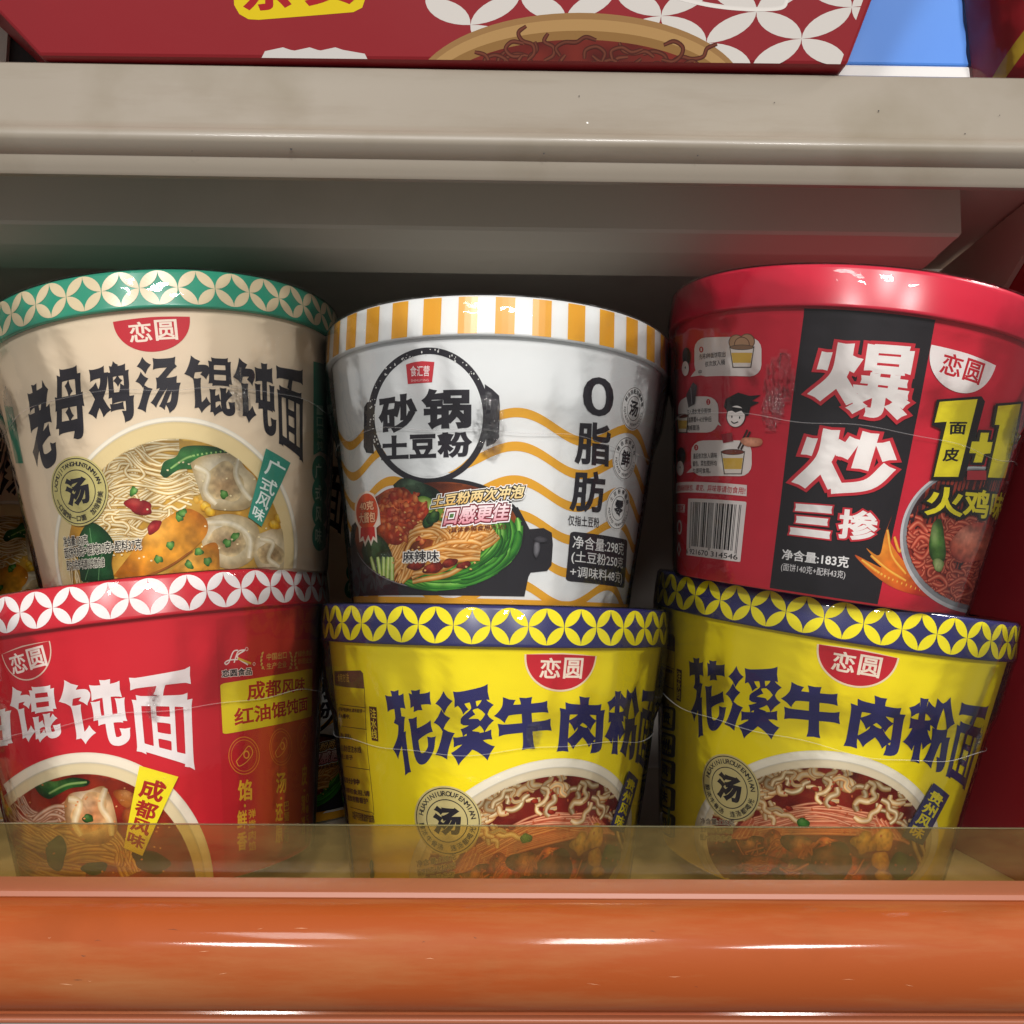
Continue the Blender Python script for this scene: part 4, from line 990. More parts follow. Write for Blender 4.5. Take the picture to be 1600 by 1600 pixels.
    pr.line([(1058, 520), (1078, 470), (1100, 462)], .5, W); pr.line([(1082, 520), (1100, 470), (1132, 460)], .5, W); pr.line([(1058, 520), (1046, 528), (1040, 520), (1060, 508), (1100, 505)], .5, W); pr.line([(1132, 462), (1096, 492), (1146, 530)], .6, W); pr.line([(1100, 500), (1160, 524)], .8, 'd9b43a')
    pr.poly([ell(1140, 457, 7, 9, 16), ell(1140, 457, 5, 7, 16)[::-1]], c=W); pr.poly([ell(1174, 526, 6, 8, 16), ell(1174, 526, 4, 6, 16)[::-1]], c=W)
    pr.text('恋圆食品', [(1026, 554), (1164, 542), (1164, 576), (1026, 588)], '241c1c', .03, out=('f0dfd6', .08)); pr.build('maker_logo', bo)
    pr.z = .3; GD = 'd9b45a'
    pr.text('中国出口', [(1232, 478), (1324, 468), (1324, 500), (1232, 510)], GD, .008); pr.text('生产企业', [(1232, 522), (1324, 512), (1324, 542), (1232, 552)], GD, .008)
    pr.text('绿色食品', [(1376, 466), (1440, 458), (1440, 486), (1376, 494)], GD, .008); pr.text('示范企业', [(1376, 502), (1440, 494), (1440, 520), (1376, 528)], GD, .008)
    for cx, d in ((1212, 1), (1342, -1), (1366, 1)):
        pr.line([(cx+6*d, 470), (cx-6*d, 500), (cx-2*d, 535), (cx+10*d, 552)], .3, GD)
        for k in range(5): pr.poly(ell(cx-5*d+(k-2)**2*1.5*d, 476+k*17, 4, 8, 8, rot=.6*d), c=GD)
    pr.build('award_marks', bo)
    pr.z = .3; YL = 'eab92a'
    for x, y, rx, ry in ((1128, 950, 72, 88), (1297, 910, 52, 86), (1403, 876, 31, 82)):
        for k, w in ((1, .05), (.84, .035)): pr.poly([ell(x, y, rx*k, ry*k, 48), ell(x, y, rx*(k-w), ry*(k-w), 48)[::-1]], c='e58a2a')
        pr.line([(x-rx*.5, y+ry*.3), (x-rx*.1, y-ry*.1), (x+rx*.3, y-ry*.5), (x+rx*.55, y-ry*.15), (x+rx*.2, y+ry*.3), (x-rx*.3, y+ry*.55), (x-rx*.5, y+ry*.3)], .35, 'f0a83a'); pr.poly([ell(x+rx*.15, y-ry*.05, rx*.2, ry*.22, 20), ell(x+rx*.15, y-ry*.05, rx*.13, ry*.15, 20)[::-1]], c='f0a83a')
    pr.build('ingredient_icons', bo)
    pr.z = .3
    def colm(x, y0, w, big, sm, k):
        y = y0
        pr.text(big[0], [(x-w, y), (x+w, y-6), (x+w, y+92), (x-w, y+98)], YL, .03); pr.poly(ell(x, y+118, 5, 7, 10), c=YL)
        for i, ch in enumerate(big[1:]): pr.text(ch, [(x-w*1.1, y+140+i*100), (x+w*.3, y+136+i*100), (x+w*.3, y+222+i*100), (x-w*1.1, y+228+i*100)], YL, .03)
        for i, ch in enumerate(sm): pr.text(ch, [(x+w*.5, y+136+i*50), (x+w*1.5, y+130+i*50), (x+w*1.5, y+172+i*50), (x+w*.5, y+178+i*50)], YL, .01)
    colm(1132, 1064, 33, '馅鲜香', '弹嫩肉馅', 1); colm(1298, 1030, 24, '汤还原', '巴蜀香辣', 1); colm(1404, 994, 13, '皮薄透', '0.5毫米', 1)
    pr.build('feature_lettering', bo)

# ------------------------------------------------ yellow beef noodle cup (bottom middle and right)
def design_beef(S, bo, li):
    pr = Print(S, (1000, 880, 2.667), 51)
    def soup(x, y):
        n = vnoise(x, y, 80, 3); return np.clip(lin('5e1512')*(1-n)[:, None]+lin('93291c')*n[:, None], 0, 1)
    clip, oc = soup_bowl(pr, (735, 1130, 508, 350), (735, 1150, 455, 298), 'eee8da', 'dccfb2', soup, thr=.55)
    nd = ('a8622a', 'e3bd83', 'f7e6c0')
    for i in range(15):                                                         # rice noodles fanned over the soup
        o = i*7.5; pr.rnd.random()
        pts = [(735+(330+o*.55)*math.cos(t), 1130+o*.4-(105-o*.55)*math.sin(t)) for t in np.linspace(.05, math.pi-.05, 9)]
        c = pr.rnd.choice([('b8553a', 'd98a66', 'efb898'), ('a8452c', 'cf7450', 'e8a888'), ('c4683c', 'e0a06e', 'f3cda6')]); pr.stroke(pts, 1.5, c, clip, sp=4)
    pr.bundle([(480, 1080), (640, 1040), (800, 1035), (980, 1075)], 22, 60, 1.1, ('a8452c', 'd98660', 'f0bc98'), clip)
    for _ in range(10): pr.curl(pr.rnd.uniform(470, 560), pr.rnd.uniform(930, 1010), 40, 2.3, nd, clip)
    for _ in range(66):
        t = pr.rnd.uniform(.15, 2.95); r = pr.rnd.uniform(.74, .97); pr.curl(735-455*r*math.cos(t), 1150-298*r*math.sin(t), 34, pr.rnd.uniform(1.7, 2.7), [lin(q)*pr.rnd.choice([.55, .8, 1, 1.05]) for q in nd], clip)
    for x, y, rx, ry, a in ((470, 1190, 90, 60, .2), (580, 1180, 70, 60, 0), (690, 1200, 80, 70, .3), (500, 1260, 110, 45, .1), (790, 1190, 60, 50, .5), (860, 1270, 90, 60, .2), (640, 1280, 80, 40, 0)):
        k = pr.rnd.random(); pr.blob(x, y, rx, ry, a, 'd2602a' if k < .6 else '8a4a24', '8a2c16' if k < .6 else '5a2a16', .38, clip=clip, hi='f0b078', nz=.7)
        for _ in range(5): pr.stroke([(x+pr.rnd.uniform(-rx, rx)*.8, y+pr.rnd.uniform(-ry, ry)*.8), (x+pr.rnd.uniform(-rx, rx)*.4, y+pr.rnd.uniform(-ry, ry)*.5), (x+pr.rnd.uniform(-rx, rx)*.8, y+pr.rnd.uniform(-ry, ry)*.8)], pr.rnd.uniform(.5, 1.3), ('8a3014', 'c9683a', 'e89a62'), clip, sp=5)
    for x, y, rx, ry in ((800, 1240, 90, 75), (1010, 1150, 40, 55), (930, 1170, 55, 30), (930, 1160, 30, 48), (1000, 1240, 38, 42), (1010, 1300, 40, 20)):
        pr.blob(x, y, rx, ry, .2, '7a4522' if rx > 60 else 'e0b24a', '4a2614' if rx > 60 else 'b07a1e', .15, clip=clip, hi='b87a48' if rx > 60 else 'f4da90', nz=.35)
    pr.blob(1090, 1260, 55, 60, .3, '2c5222', '1a3216', clip=clip, hi='5c8a48')
    for pts in ([(1160, 1150), (1180, 1220), (1150, 1280)], [(1130, 1120), (1140, 1180), (1170, 1250)]): pr.stroke(pts, 2.0, nd, clip)
    pr.blob(680, 1080, 26, 20, .1, '4f9440', '2a5c22', clip=clip, hi='8cc470')
    for x, y in ((800, 1000), (730, 940), (620, 1020)): pr.blob(x, y, 18, 10, .4, 'a8301c', '701a10', clip=clip, hi='d8724a')
    for _ in range(70): pr.blob(pr.rnd.uniform(300, 1150), pr.rnd.uniform(900, 1290), 6, 4, pr.rnd.random()*3, 'e89a6a', 'b8522c', clip=clip, step=2)
    pr.build('soup_picture', bo, photo=(735, 1150, 455, 298))
    pr.z = .12
    for ch, q in (('花', [(200, 380), (358, 408), (354, 692), (214, 748)]), ('溪', [(374, 424), (590, 442), (576, 722), (354, 702)]), ('牛', [(598, 490), (842, 522), (838, 742), (590, 714)]), ('肉', [(880, 524), (1112, 576), (1082, 802), (846, 766)]), ('粉', [(1138, 550), (1312, 570), (1272, 866), (1092, 822)]), ('面', [(1336, 580), (1450, 602), (1348, 956), (1266, 890)])):
        pr.brush(ch, q, NAVY, 17.5)
    pr.build('title_lettering', bo, label='navy brush lettering across the yellow cup')
    pr.z = .12; pr.emblem((912, 368), -.02, RED, 'f3e3d2', border='f0d9b8', rx=14.2, ry=12.8, bw=.7); pr.build('brand_emblem', bo)
    pr.z = 1.0; pr.seal((375, 935), 13.0, '汤', 'HUAXINIUROUFENMIAN', '醇浓牛骨汤 连汤都喝光', 'cdbf86', INK, 2.6, 2.4); pr.build('round_seal', bo)
    pr.z = 1.0
    pr.poly(np.array([(1215, 912), (1280, 965), (1168, 1172), (1085, 1135)], float), c=NAVY); pr.vtext('贵州风味', [(1212, 935), (1262, 972), (1160, 1152), (1108, 1128)], LEMON, .03); pr.build('flavour_tag', bo)
    pr.z = 1.0
    for i, t in enumerate(('净含量:125克', '面饼85克+配料40克', '图片仅供参考')): pr.text(t, [(258, 1060+i*34), (400-i*6, 1066+i*34), (398-i*6, 1092+i*34), (260, 1086+i*34)], '3a2418', .015, out=('e3d6b8', .05))
    pr.build('net_weight_text', bo)
    # cooking table on the left-hand side, seen on the middle cup
    BR_ = '5a3a2a'
    D = S.BEEF_SHIFT                                                            # radians, middle cup minus right cup
    mid = Print(CONES['MB'], (490, 900, 2.807)); pr.px_save = pr.px
    pr.px = lambda P: mid.px(P)-np.array([D*SC, 1.6])
    pr.z = .12
    pr.poly(np.array([(90, 400), (205, 396), (216, 408), (222, 476), (94, 462)], float), c='6a4638')
    for a in ([(222, 470), (232, 700), (262, 1000), (250, 1018), (160, 996)], [(100, 545), (228, 560)], [(110, 640), (232, 655)], [(120, 815), (246, 832)]): pr.line(a, .28, '7a5a22', sp=6)
    for t, q in (('食用方法', [(104, 412), (154, 408), (156, 450), (106, 446)]), ('打开盖子取出料包,请将面饼一', [(110, 556), (226, 566), (226, 584), (110, 574)]), ('放入桶中,', [(110, 584), (160, 588), (160, 610), (110, 606)]), ('将粉包、酱包放入,', [(118, 670), (166, 674), (168, 700), (120, 696)]), ('注入沸水至注水线', [(120, 720), (208, 730), (210, 760), (122, 750)]), ('盖上盖子', [(122, 760), (172, 768), (174, 790), (124, 782)]), ('焖泡四分钟', [(130, 862), (200, 872), (202, 900), (132, 890)]), ('搅拌均匀即可食用,请', [(132, 908), (246, 924), (248, 950), (134, 934)]), ('小心烫口,儿童食用需看护', [(134, 940), (238, 956), (240, 984), (136, 966)]), ('本品不可用微波炉加热', [(170, 1010), (266, 1030), (268, 1066), (172, 1046)])):
        pr.text(t, q, 'd9b84a' if t == '食用方法' else BR_, .02)
    q = [(244, 553), (276, 557), (284, 707), (256, 702)]
    pr.poly(np.array(q, float), c='4a2c22'); pr.vtext('注水线', [(248, 560), (274, 563), (281, 700), (257, 696)], 'e8d23a', .01)
    for x, y, c in ((255, 1250, '5a8a2a'), (258, 1290, '3f6a22')): pr.poly(ell(x, y, 9, 24, 14), c=c)
    pr.build('cooking_table', bo)
    del pr.px

def side_banner(S, bo):
    pr = Print(S, (1000, 880, 2.667), 61); pr.z = .12
    for k in range(5):
        y = 590+k*112
        q = [(96-k*2, y), (150, y+14), (146, y+112), (92-k*2, y+96)]; T = pr.quad(q)
        pr.poly([rrect(0, 0, 1, 1, .12), rrect(.14, .1, .86, .9, .1)[::-1]], T, '25231f'); pr.text('贵州风味粉'[k], T=(lambda T: (lambda P: T(.25+P*.5)))(T), c='3a361c', bold=.03)
    pr.build('side_banner', bo)
# fitted stacks (mm in the camera frame): base centre, lean, pitch
FIT = {'MT': ((-8.9, 433.7, 1.35), .0199, 0), 'MB': ((-7.8, 442.1, -113.25), .0104, -.0017), 'TL': ((-139.9, 437.2, 10.5), -.1325, -.0131),
       'BL': ((-142.65, 439.3, -106.3), -.1334, -.0119), 'BR': ((124.5, 449.7, -104.9), .1363, .0849), 'TR': ((126.6, 417.4, 10.2), .1375, .0834)}
CONES = {k: Cone(*v) for k, v in FIT.items()}
ROOT = {}
def finish(root, S, seed, hs, puck):
    f = film(root, seed, hs)
    for i, (px, size) in enumerate(puck):
        sh = S.px2sh([px])[0]; crumple(f, sh[0]/SC, sh[1], size, seed*10+i)
TAN, WHITE, CRIM, YELL = 'e6d2b6', 'e6e8e8', 'cf1c2c', 'f5e112'
def make(key, label, body, lid):
    r, b, l, S = cup(label, *FIT[key], tuple(int(body[i:i+2], 16) for i in (0, 2, 4)), tuple(int(lid[i:i+2], 16) for i in (0, 2, 4)))
    ROOT[key] = r; return r, b, l, S
r, b, l, S = make('BR', 'yellow beef noodle cup with navy petal lid, leaning right under the red stir-fry cup', YELL, '2a2a63')
S.BEEF_SHIFT = math.radians(28.6)
design_beef(S, b, l); pl = lid_petals(S, l, LEMON, (1320, 960))
r2, b2, l2, S2 = make('MB', 'yellow beef noodle cup with navy petal lid upright in the middle, under the white cup', YELL, '2a2a63')
for ch in b.children: copy_tree(ch, b2)
copy_tree(pl, l2)
b2.rotation_euler.z = math.radians(28.6); b2.location.z = 0.0
l2.rotation_euler.z = (lid_phase(S2, (796.5, 977))-lid_phase(S, (1320, 960)))/SC
side_banner(S, b)
finish(r, S, 5, 63, [((1521, 1155), 7), ((1500, 1180), 5), ((1045, 1070), 5)]); finish(r2, S2, 6, 64, [((1015, 1115), 8), ((833, 1145), 6), ((538, 1122), 5)])
r, b, l, S = make('BL', 'red chilli-oil wonton cup with white petal lid at the lower left', CRIM, 'c71c2e')
design_chilli(S, b, l); lid_petals(S, l, 'f0ecea', (233, 934)); finish(r, S, 7, 66, [((238, 1108), 5), ((240, 1085), 4)])
r, b, l, S = make('TL', 'tan chicken-soup wonton noodle cup with green petal lid on the red cup', TAN, '2f9276')
design_chicken(S, b, l); lid_petals(S, l, 'dcc9a6', (247.5, 446)); finish(r, S, 8, 71, [((372, 612), 9), ((22, 640), 10), ((380, 630), 5)])
r, b, l, S = make('MT', 'white potato noodle cup with yellow striped lid and black pot print, upper middle', WHITE, 'e6e8e8')
design_potato(S, b, l); finish(r, S, 9, 67, [((765, 665), 12), ((1022, 690), 9), ((770, 690), 8)])
r, b, l, S = make('TR', 'red stir-fry noodle cup with plain red lid and black panel, top of the right stack', 'cf2238', 'd2223f')
design_stirfry(S, b, l); finish(r, S, 10, 62, [((1220, 600), 12), ((1210, 640), 9), ((1580, 680), 10)])

# the row behind: seen only in the gaps, in shade
def behind(src, P, rz, label, tilt=(0, 0)):
    o = copy_tree(ROOT[src]); o.matrix_world = Matrix.Translation(Vector(np.array(P)*MM)+Vector((0, 0, Z0))) @ Matrix.Rotation(tilt[0], 4, 'Y') @ Matrix.Rotation(rz, 4, 'Z')
    for ch in list(o.children):
        if ch.name.startswith('shrink_wrap'):
            for g in list(ch.children): bpy.data.objects.remove(g)
            bpy.data.objects.remove(ch)
    o['label'] = label; return o
FLOOR = -114.4
behind('MT', (-146, 606, FLOOR+.1), .9, 'white potato noodle cup behind the red wonton cup, glimpsed in the dark gap')
behind('TL', (-148, 604, FLOOR+.1+H-2.5), -.25, 'tan wonton noodle cup in shade behind the front tan cup')
behind('TL', (-322, 600, FLOOR+.1), .3, 'tan noodle cup at the far left edge in shade, lower of its stack')
behind('TL', (-322, 600, FLOOR+.1+H-2.5), .5, 'tan noodle cup at the far left edge in shade, upper of its stack')
behind('BL', (-305, 446, FLOOR+.1), 1.2, 'red wonton noodle cup that the left stack leans on, unseen, added to shade the row behind, lower')  # unseen neighbour stack, added to shade the back row and prop the left one
behind('TL', (-305, 446, FLOOR+.1+H-2.5), 2.0, 'tan noodle cup that the left stack leans on, unseen, added to shade the row behind, upper')

# ================================================================ the shelf bay
YAW = .0143
def W(x, d, z): return (x*MM, (d+x*YAW)*MM, z*MM+Z0)
def rayz(py, d):
    v = pxdir([(800, py)])[0]; return v[2]/v[1]*d
MAT['cream'] = mk('cream_enamel', .36, '988e80', noise=(22, '847966', .55, .85), coat=.12, bump=(140, .06, .0006), dust=('857867', 9, .56, .85, (1, 6, 6)))
MAT['underside'] = mk('grey_enamel', .5, 'c6bdae', noise=(14, 'aea594', .5, .9))
MAT['dark'] = mk('dark_steel', .6, 'd2cbc1', noise=(10, 'b8b0a6', .4, .8))
MAT['orange'] = mk('orange_plastic', .6, '9c481a', noise=(30, '883f16', .55, .95), coat=.3, spec=.2, bump=(300, .1, .0004), dust=('a87548', 12, .46, .80, (.6, 5, 5)))
MAT['orangelip'] = mk('orange_plastic_lip', .4, '9c5a3e')
MAT['redpanel'] = mk('red_panel', .45, 'a5242f', noise=(12, '8f1d28', .5, .9))
MAT['backdark'] = mk('back_panel_paint', .6, 'b5afa8', noise=(10, '9a948d', .4, .8))
MAT['chip'] = mk('chipped_paint', .7, '2f2a26')
MAT['scuff'] = mk('pale_scuff', .6, 'd9a27c')
MAT['guardedge'] = film_mat('guard_edge', (.85, .8, .6), .3, (.4, .36, .2), 1.5, .2, None)
MAT['chipw'] = mk('bare_chip', .4, 'f2efe8')
MAT['redcard'] = mk('red_carton', .42, '8f1620', noise=(9, '82121b', .5, .9), bump=(60, .08, .001))
MAT['bluecard'] = mk('blue_carton', .45, '5796f2', noise=(12, '4f8eec', .5, .9))
MAT['whitecard'] = mk('white_card', .45, 'ecebe8')

def extrude(name, prof, x0, x1, mat, parent=None, smooth=True, n=1, sharp=35, closed=True):
    """profile of (depth, z) run along the shelf"""
    V = []; F = []; m = len(prof)
    for i in range(n+1):
        x = x0+(x1-x0)*i/n
        V += [W(x, d, z) for d, z in prof]
    for i in range(n):
        for j in range(m if closed else m-1):
            k = (j+1) % m; F.append((i*m+j, (i+1)*m+j, (i+1)*m+k, i*m+k))
    if closed:
        F.append(tuple(range(m))); F.append(tuple(n*m+j for j in range(m))[::-1])
    o = newmesh(name, V, F, mat, parent, smooth)
    me = o.data
    import bmesh
    bm = bmesh.new(); bm.from_mesh(me); bmesh.ops.recalc_face_normals(bm, faces=bm.faces)
    for e in bm.edges: e.smooth = e.calc_face_angle(0) < math.radians(sharp)
    bm.to_mesh(me); bm.free()
    return o
def arc(cx, cz, r, a0, a1, n=8, k=1.0):
    return [(cx+r*math.cos(math.radians(a)), cz+k*r*math.sin(math.radians(a))) for a in np.linspace(a0, a1, n)]
def plate(name, pts, x0, x1, mat, parent=None):        # side-on outline (depth, z) with thickness in x
    return extrude(name, pts, x0, x1, mat, parent, False)

# lower shelf, its rail and the clear guard
low = empty('lower_shelf', W(0, 350, FLOOR))
tag(low, 'cream metal shelf deck under the lower row of cups', 'shelf')
def under(o, root):
    if o is None: return None
    o.parent = root; o.matrix_parent_inverse = Matrix.Translation(-root.location); return o
under(extrude('deck', [(346, FLOOR), (346, FLOOR-16), (348, FLOOR-16), (349, FLOOR-3), (780, FLOOR-3), (780, FLOOR)], -620, 224, MAT['underside']), low)
rail = empty('price_rail', W(0, 334, -130)); tag(rail, 'glossy orange rounded price rail along the shelf front', 'price rail')
zt = rayz(1371, 350)
front = [(349, zt-.6), (348.4, zt), (334.5, zt), (333, zt-.6), (332.4, zt-2.0)]
zb = rayz(1585, 326)
body = [(332.0, zt-2.4)]+[(332-15.5*math.sin(t)**.8, zt-2.6-(zt-2.6-zb)*(1-math.cos(t))/2) for t in np.linspace(.12, math.pi-.25, 22)]
body += [(327.5, zb+.2), (327.2, zb-.6)]
under(extrude('rounded_face', body+[(331.0, zb-.6), (336, zb+10), (336, zt-2.4)], -620, 224, MAT['orange'], n=1, sharp=30), rail)
under(extrude('top_lip', front+[(332.5, zt-2.3), (345.5, zt-2.3), (345.5, zt-40), (349, zt-40)], -620, 224, MAT['orangelip'], sharp=30), rail)
under(extrude('bottom_lip', [(331.5, zb-.7)]+arc(325.5, zb-1.7, 1.0, 90, 270, 7)+[(331.5, zb-2.7)], -620, 224, MAT['orangelip'], sharp=40), rail)
under(extrude('back_strip', [(345.4, zb+14), (336.1, zb+10), (336.1, zb-.2), (345.4, zb-1)], -620, 224, MAT['orange']), rail)
# scuffs on the rail: thin raised scrapes
rs = random.Random(4)
for i in range(22):
    t = rs.uniform(.8, 1.9); x = rs.uniform(-160, 165); l = rs.uniform(1, 4.5); w = rs.uniform(.05, .14)
    pts = []
    for s, u in ((0, 0), (.5, 1), (1, 0), (.5, -1)):
        tt = t+u*w/22+(s-.5)*rs.uniform(-.05, .05)
        pts.append(W(x+s*l, 332-15.5*math.sin(tt)**.8-.08, zt-2.6-(zt-2.6-zb)*(1-math.cos(tt))/2))
    under(newmesh('scrape', pts, [(0, 1, 2, 3)], MAT['scuff'] if i % 3 else MAT['chip']), rail)
zg = rayz(1291, 352.5)
guard = extrude('clear_guard', [(352, zt-16), (352, zg-.25), (352.25, zg), (352.95, zg), (353.2, zg-.25), (353.2, zt-16)], -620, 224, MAT['guard'], sharp=30)
tag(guard, 'low amber-tinted clear plastic guard strip standing behind the orange rail', 'guard strip')

edge = extrude('polished_edge', [(351.9, zg+.05), (351.9, zg+.3), (353.3, zg+.3), (353.3, zg+.05)], -620, 224, MAT['guardedge'], smooth=False); edge.parent = guard
# upper shelf
ups = empty('upper_shelf', W(0, 350, 180)); tag(ups, 'cream painted metal shelf with beaded front lip above the cups', 'shelf')
z0, z1, z2, z3 = rayz(98, 346), rayz(211, 345), rayz(243, 343), rayz(281, 347)
lip = [(354, z0-2), (353.5, z0-.6), (352.5, z0), (350.6, z0-.2), (349, z0-1.4), (348.4, z0-4), (347.6, z0-9), (344.6, z1+3), (344, z1+.6), (342.4, z1-.8)]
lip += arc(343.2, (z1+z2)/2, (z1-z2)/2-.3, 110, 215, 8, 1.0)+[(343.6, z2-.6), (345.0, z2-1.2), (346.0, z2-5), (346.3, z2-5.3), (346.6, z3+1), (347.6, z3), (350, z3), (350.2, z3+1.2), (348.6, z3+1.6), (347.6, z1), (350.6, z0-3)]
under(extrude('front_lip', lip, -640, 232, MAT['cream'], sharp=38), ups)
zd = rayz(283, 400)
under(extrude('deck_panel', [(354.5, zd+1), (500.5, zd+1), (500.5, zd+7), (354.5, zd+7)], -640, 224, MAT['underside']), ups)
under(extrude('deck_panel', [(502.5, zd-2), (780, zd-2), (780, zd+7), (502.5, zd+7)], -640, 224, MAT['dark']), ups)
# folded channel under the deck
zc = rayz(361, 401); ze = rayz(392, 411)
ch = [(398, zd+.8), (400.2, zd+.2), (400.8, zc+1.6), (401.6, zc+.2), (404, zc-.5), (411, ze+.6), (412.4, ze), (440, ze), (440, ze+1.2), (412.8, ze+1.4), (403.6, zc+1.2), (402.2, zc+2), (401.6, zd+.8)]
xe = (1530-800)/F_PX*400
cv = extrude('folded_channel', ch, -640, xe, MAT['underside'], sharp=25)
for v in cv.data.vertices:                                # mitred right-hand end
    if v.co.x > 0:
        zz = (v.co.z-Z0)/MM
        if zz < zc+1: v.co.x -= min(1, (zc+1-zz)/(zc-ze))*6*MM
under(cv, ups)
# paint chips on the lip
for i, (px, py, r, m) in enumerate([(586, 205, .75, 1), (584, 199, .4, 1), (163, 197, .45, 1), (918, 192, .45, 1), (730, 215, .5, 0), (1373, 173, .35, 0), (1428, 214, .45, 0), (1424, 217, .3, 0), (1508, 209, .3, 0), (1562, 180, .25, 0), (905, 150, .25, 0), (455, 233, .5, 0), (850, 240, .35, 0), (1090, 243, .3, 0), (300, 236, .3, 0), (1210, 160, .25, 0)]):
    v = pxdir([(px, py)])[0]; d = 344.5+max(0, (205-py)/100*4.2)+(v[0]/v[1]*345)*YAW-(2.9 if py > 218 else 0)-.2; p = v*(d/v[1])
    V = [((p[0]+r*rs.uniform(.6, 1.2)*math.cos(a))*MM, p[1]*MM, (p[2]+r*rs.uniform(.5, 1.1)*math.sin(a))*MM+Z0) for a in np.linspace(0, 2*math.pi, 9, endpoint=False)]
    under(newmesh('paint_chip', V, [tuple(range(9))], MAT['chipw'] if m else MAT['chip']), ups)

# end panel, bracket, back panel
pan = extrude('side_panel', [(392, FLOOR-40), (392, zd), (790, zd), (790, FLOOR-40)], 224.6, 236, MAT['redpanel'], smooth=False); tag(pan, kind='structure')
br = plate('shelf_bracket', [(360, zd-.5), (372, zd-9), (421, 156.5), (440, 147.5), (545, 92), (700, 90), (700, zd-.5)], 221.6, 224.2, MAT['underside'])
tag(br, 'grey tapered shelf bracket fixed to the red end panel, right', 'bracket')
bp = extrude('back_panel', [(782, FLOOR-40), (782, 650), (790, 650), (790, FLOOR-40)], -900, 700, MAT['backdark'], smooth=False); tag(bp, kind='structure')
bay = extrude('left_panel', [(392, FLOOR-40), (392, zd), (780, zd), (780, FLOOR-40)], -652, -640, MAT['dark'], smooth=False); tag(bay, kind='structure')

# ---------------------------------------------------------------- things on the upper shelf
zdk = zd+7.2
o0 = at_depth(66, 92, 345); o1 = at_depth(1320, 113, 347); t0 = at_depth(-21, 0, 337); t1 = at_depth(1361, 0, 338.5)
def low_to(a, b, z): return a+(b-a)*((z-a[2])/(b[2]-a[2]))
fl_, fr_ = low_to(o0, t0, z0+.3), low_to(o1, t1, z0+.3); tl_, tr_ = low_to(o0, t0, 315), low_to(o1, t1, 315)
_n = np.cross(fr_-fl_, tl_-fl_); _n /= np.linalg.norm(_n); tr_ = tr_-_n*((tr_-fl_)@_n)       # keep the printed face flat
box = empty('food_carton', tuple(((fl_+fr_)/2*MM+np.array([0, 0, Z0])).tolist())); tag(box, 'large red carton printed with white petals and a bowl, on the upper shelf', 'carton')
back = np.array([0, 170.0, 0])
pts = [fl_, fr_, tr_, tl_, fl_+back+np.array([14, 0, 0]), fr_+back-np.array([14, 0, 0]), tr_+back*1.15, tl_+back*1.15]
cb = newmesh('carton_shell', [tuple((p*MM+np.array([0, 0, Z0])).tolist()) for p in pts], [(0, 1, 2, 3), (5, 4, 7, 6), (4, 0, 3, 7), (1, 5, 6, 2), (3, 2, 6, 7), (4, 5, 1, 0)], MAT['redcard'])
import bmesh as _b
bm = _b.new(); bm.from_mesh(cb.data); _b.ops.bevel(bm, geom=bm.edges[:], offset=.0012, segments=2, affect='EDGES', profile=.5); _b.ops.recalc_face_normals(bm, faces=bm.faces); bm.to_mesh(cb.data); bm.free()
under(cb, box)
PL = Plane(fl_, fr_-fl_, tl_-fl_)
pp = Print(PL, (0, 0, 1), 71); pp.z = .03
edge = pp.px(np.array([(75, 86), (1311, 106), (1352, -10), (1420, -160), (-160, -160), (-20, 10)], float))
wc = lin('e6e0da')
# big four-petal pattern on the right of the face
c0 = np.array([1178., 64.]); ax = np.array([74.5, -3.5]); ay = np.array([5., -42.]); ay = np.array([4.0, -46.0])
t = np.linspace(0, math.pi/2, 10); lens = np.vstack([np.stack([np.cos(t), np.sin(t)], 1), np.stack([1-np.sin(t), 1-np.cos(t)], 1)[::-1][1:-1]])
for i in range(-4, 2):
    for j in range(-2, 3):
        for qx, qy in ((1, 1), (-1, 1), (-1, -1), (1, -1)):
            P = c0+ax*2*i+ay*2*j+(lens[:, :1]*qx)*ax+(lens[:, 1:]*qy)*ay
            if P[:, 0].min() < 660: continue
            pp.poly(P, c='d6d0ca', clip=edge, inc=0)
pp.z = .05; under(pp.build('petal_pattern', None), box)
pp.z = .06; pp.poly(np.vstack([ell(905, 150, 262, 130, 80)]), c='9a7448', clip=edge); pp.poly(ell(905, 152, 255, 122, 80), c='b08a58', clip=edge); pp.poly(ell(905, 158, 246, 110, 80), c='8f6a3c', clip=edge)
pp.poly(ell(905, 166, 236, 104, 80), fn=lambda x, y: np.clip(lin('4a1614')*(1-vnoise(x, y, 30, 2))[:, None]+lin('7a2a20')*vnoise(x, y, 30, 2)[:, None], 0, 1), step=2, clip=edge)
for _ in range(22): pp.curl(pp.rnd.uniform(740, 1080), pp.rnd.uniform(80, 104), 18, 1.5, ('3a1612', '5e2c20', '74402e'), edge)
under(pp.build('bowl_picture', None), box)
pp.z = .06; pp.poly(np.array([(362, -60), (366, 8), (374, 22), (388, 30), (404, 31), (480, 25), (552, 19), (566, 12), (570, 0), (574, -60)], float), c='e0c41a', clip=edge)
for ch_, q in (('东', [(378, -46), (454, -52), (456, 14), (380, 18)]), ('安', [(474, -54), (556, -58), (556, 6), (476, 10)])): pp.text(ch_, q, 'a82026', .045)
under(pp.build('name_badge', None), box)
pp.z = .06
for x in (408, 450, 490): pp.poly(np.array([(x, 92), (x+6, 80), (x+34, 74), (x+46, 78), (x+80, 84), (x+86, 96)], float), c='cfcac6', clip=edge)
under(pp.build('white_lettering', None), box)
pp.z = .06
pp.line([(1040, -8), (1110, 8), (1170, 14), (1220, 12), (1230, -2)], 1.4, 'e6e0da'); under(pp.build('emblem_outline', None), box)

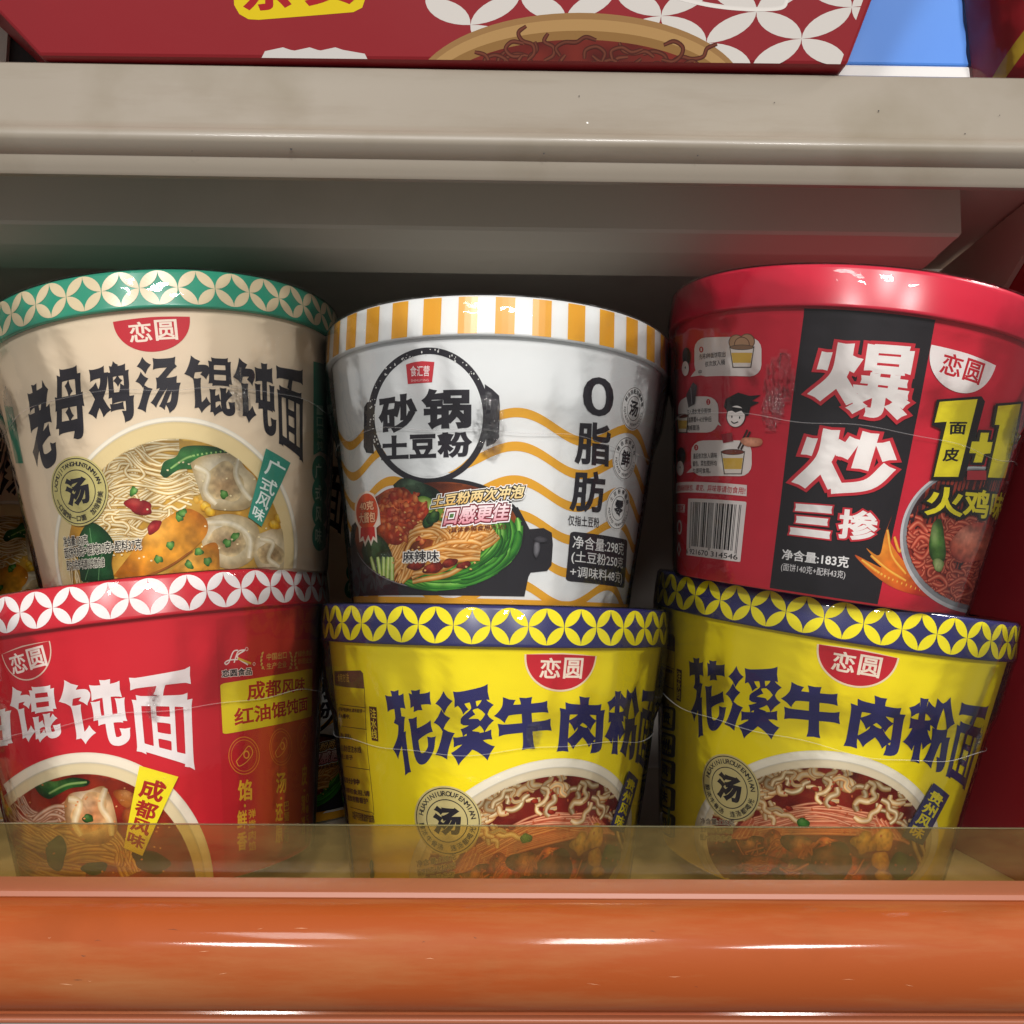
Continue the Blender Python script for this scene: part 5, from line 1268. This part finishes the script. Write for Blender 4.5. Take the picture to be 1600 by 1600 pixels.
# blue carton at the right and a wrapped red tub
bl = empty('food_carton', W(165, 420, zdk)); tag(bl, 'bright blue carton with white lower border, right end of the upper shelf', 'carton')
def boxo(name, x0, x1, d0, d1, za, zb_, mat, root, bev=.001):
    V = [W(x, d, z) for z in (za, zb_) for x, d in ((x0, d0), (x1, d0), (x1, d1), (x0, d1))]
    o = newmesh(name, V, [(0, 1, 5, 4), (1, 2, 6, 5), (2, 3, 7, 6), (3, 0, 4, 7), (4, 5, 6, 7), (3, 2, 1, 0)], mat)
    if bev:
        bm = _b.new(); bm.from_mesh(o.data); _b.ops.bevel(bm, geom=bm.edges[:], offset=bev, segments=2, affect='EDGES', profile=.5); bm.to_mesh(o.data); bm.free()
    return under(o, root)
zw = rayz(96, 388)
boxo('white_border', 100, 214, 386, 500, zdk+.2, zw, MAT['whitecard'], bl)
boxo('blue_face', 100, 214, 386, 500, zw+.05, 330, MAT['bluecard'], bl)
tub = empty('wrapped_tub', W(252, 395, zdk)); tag(tub, 'shiny wrapped red tub with a yellow swoosh at the top right corner', 'tub')
TS = Cone((252, 395+252*YAW, zdk+.3), 0, 0, rb=63.0, k=.06, hmin=.5, hmax=110)
tv, tf_ = lathe([(.01, 2), (60, 2), (62, 0), (63, .6), (63+.06*110, 110), (63+.06*110, 112), (.01, 112)], 96)
tb = newmesh('body', tv, tf_, MAT['print'], tub, True, cols=np.tile(lin('b8202c'), (len(tv), 1)))
tp = Print(TS, (0, 0, 1), 81); tp.z = .1
sq = np.array([(-80, 30), (-60, 12), (-42, 26), (-38, 60), (-44, 60), (-48, 32), (-60, 20), (-80, 40)], float)
xs = np.linspace(-math.pi*SC, -.2*math.pi*SC, 60); n = len(xs)
hh = 26+22*np.sin((xs/SC+1.2)*2.2)
tp.raw(np.array([(a, q+o) for o in (-4, 4) for a, q in zip(xs, hh)]), [(i, i+1, n+i+1, n+i) for i in range(n-1)], lin('d8bb3a'), .1)
tp.build('yellow_swoosh', tb)
fv, ff = lathe([(64.4+.06*h+.35*math.sin(h*.9), h) for h in np.linspace(.5, 111, 24)], 96)
for i, v in enumerate(fv):
    a = math.atan2(v[0], -v[1]); k = 1+.006*math.sin(a*13+v[2]*90)+.004*math.sin(a*29-v[2]*160); fv[i] = (v[0]*k, v[1]*k, v[2])
newmesh('shrink_wrap', fv, ff, MAT['film'], tub, True)

dk = empty('dark_carton', W(-265, 520, zdk)); tag(dk, 'dark brown carton in shade behind the red carton, left edge of the upper shelf', 'carton')
MAT['brown'] = mk('dark_brown_card', .6, '2a2322', noise=(15, '1c1716', .4, .8))
boxo('carton_shell', -420, -228, 470, 620, zdk+.2, 380, MAT['brown'], dk); boxo('side_flap', -262, -250, 467, 469.8, zdk+2, 370, MAT['dark'], dk, 0)

for o in (_fo,):
    bpy.data.objects.remove(o)
bpy.data.curves.remove(_fc)
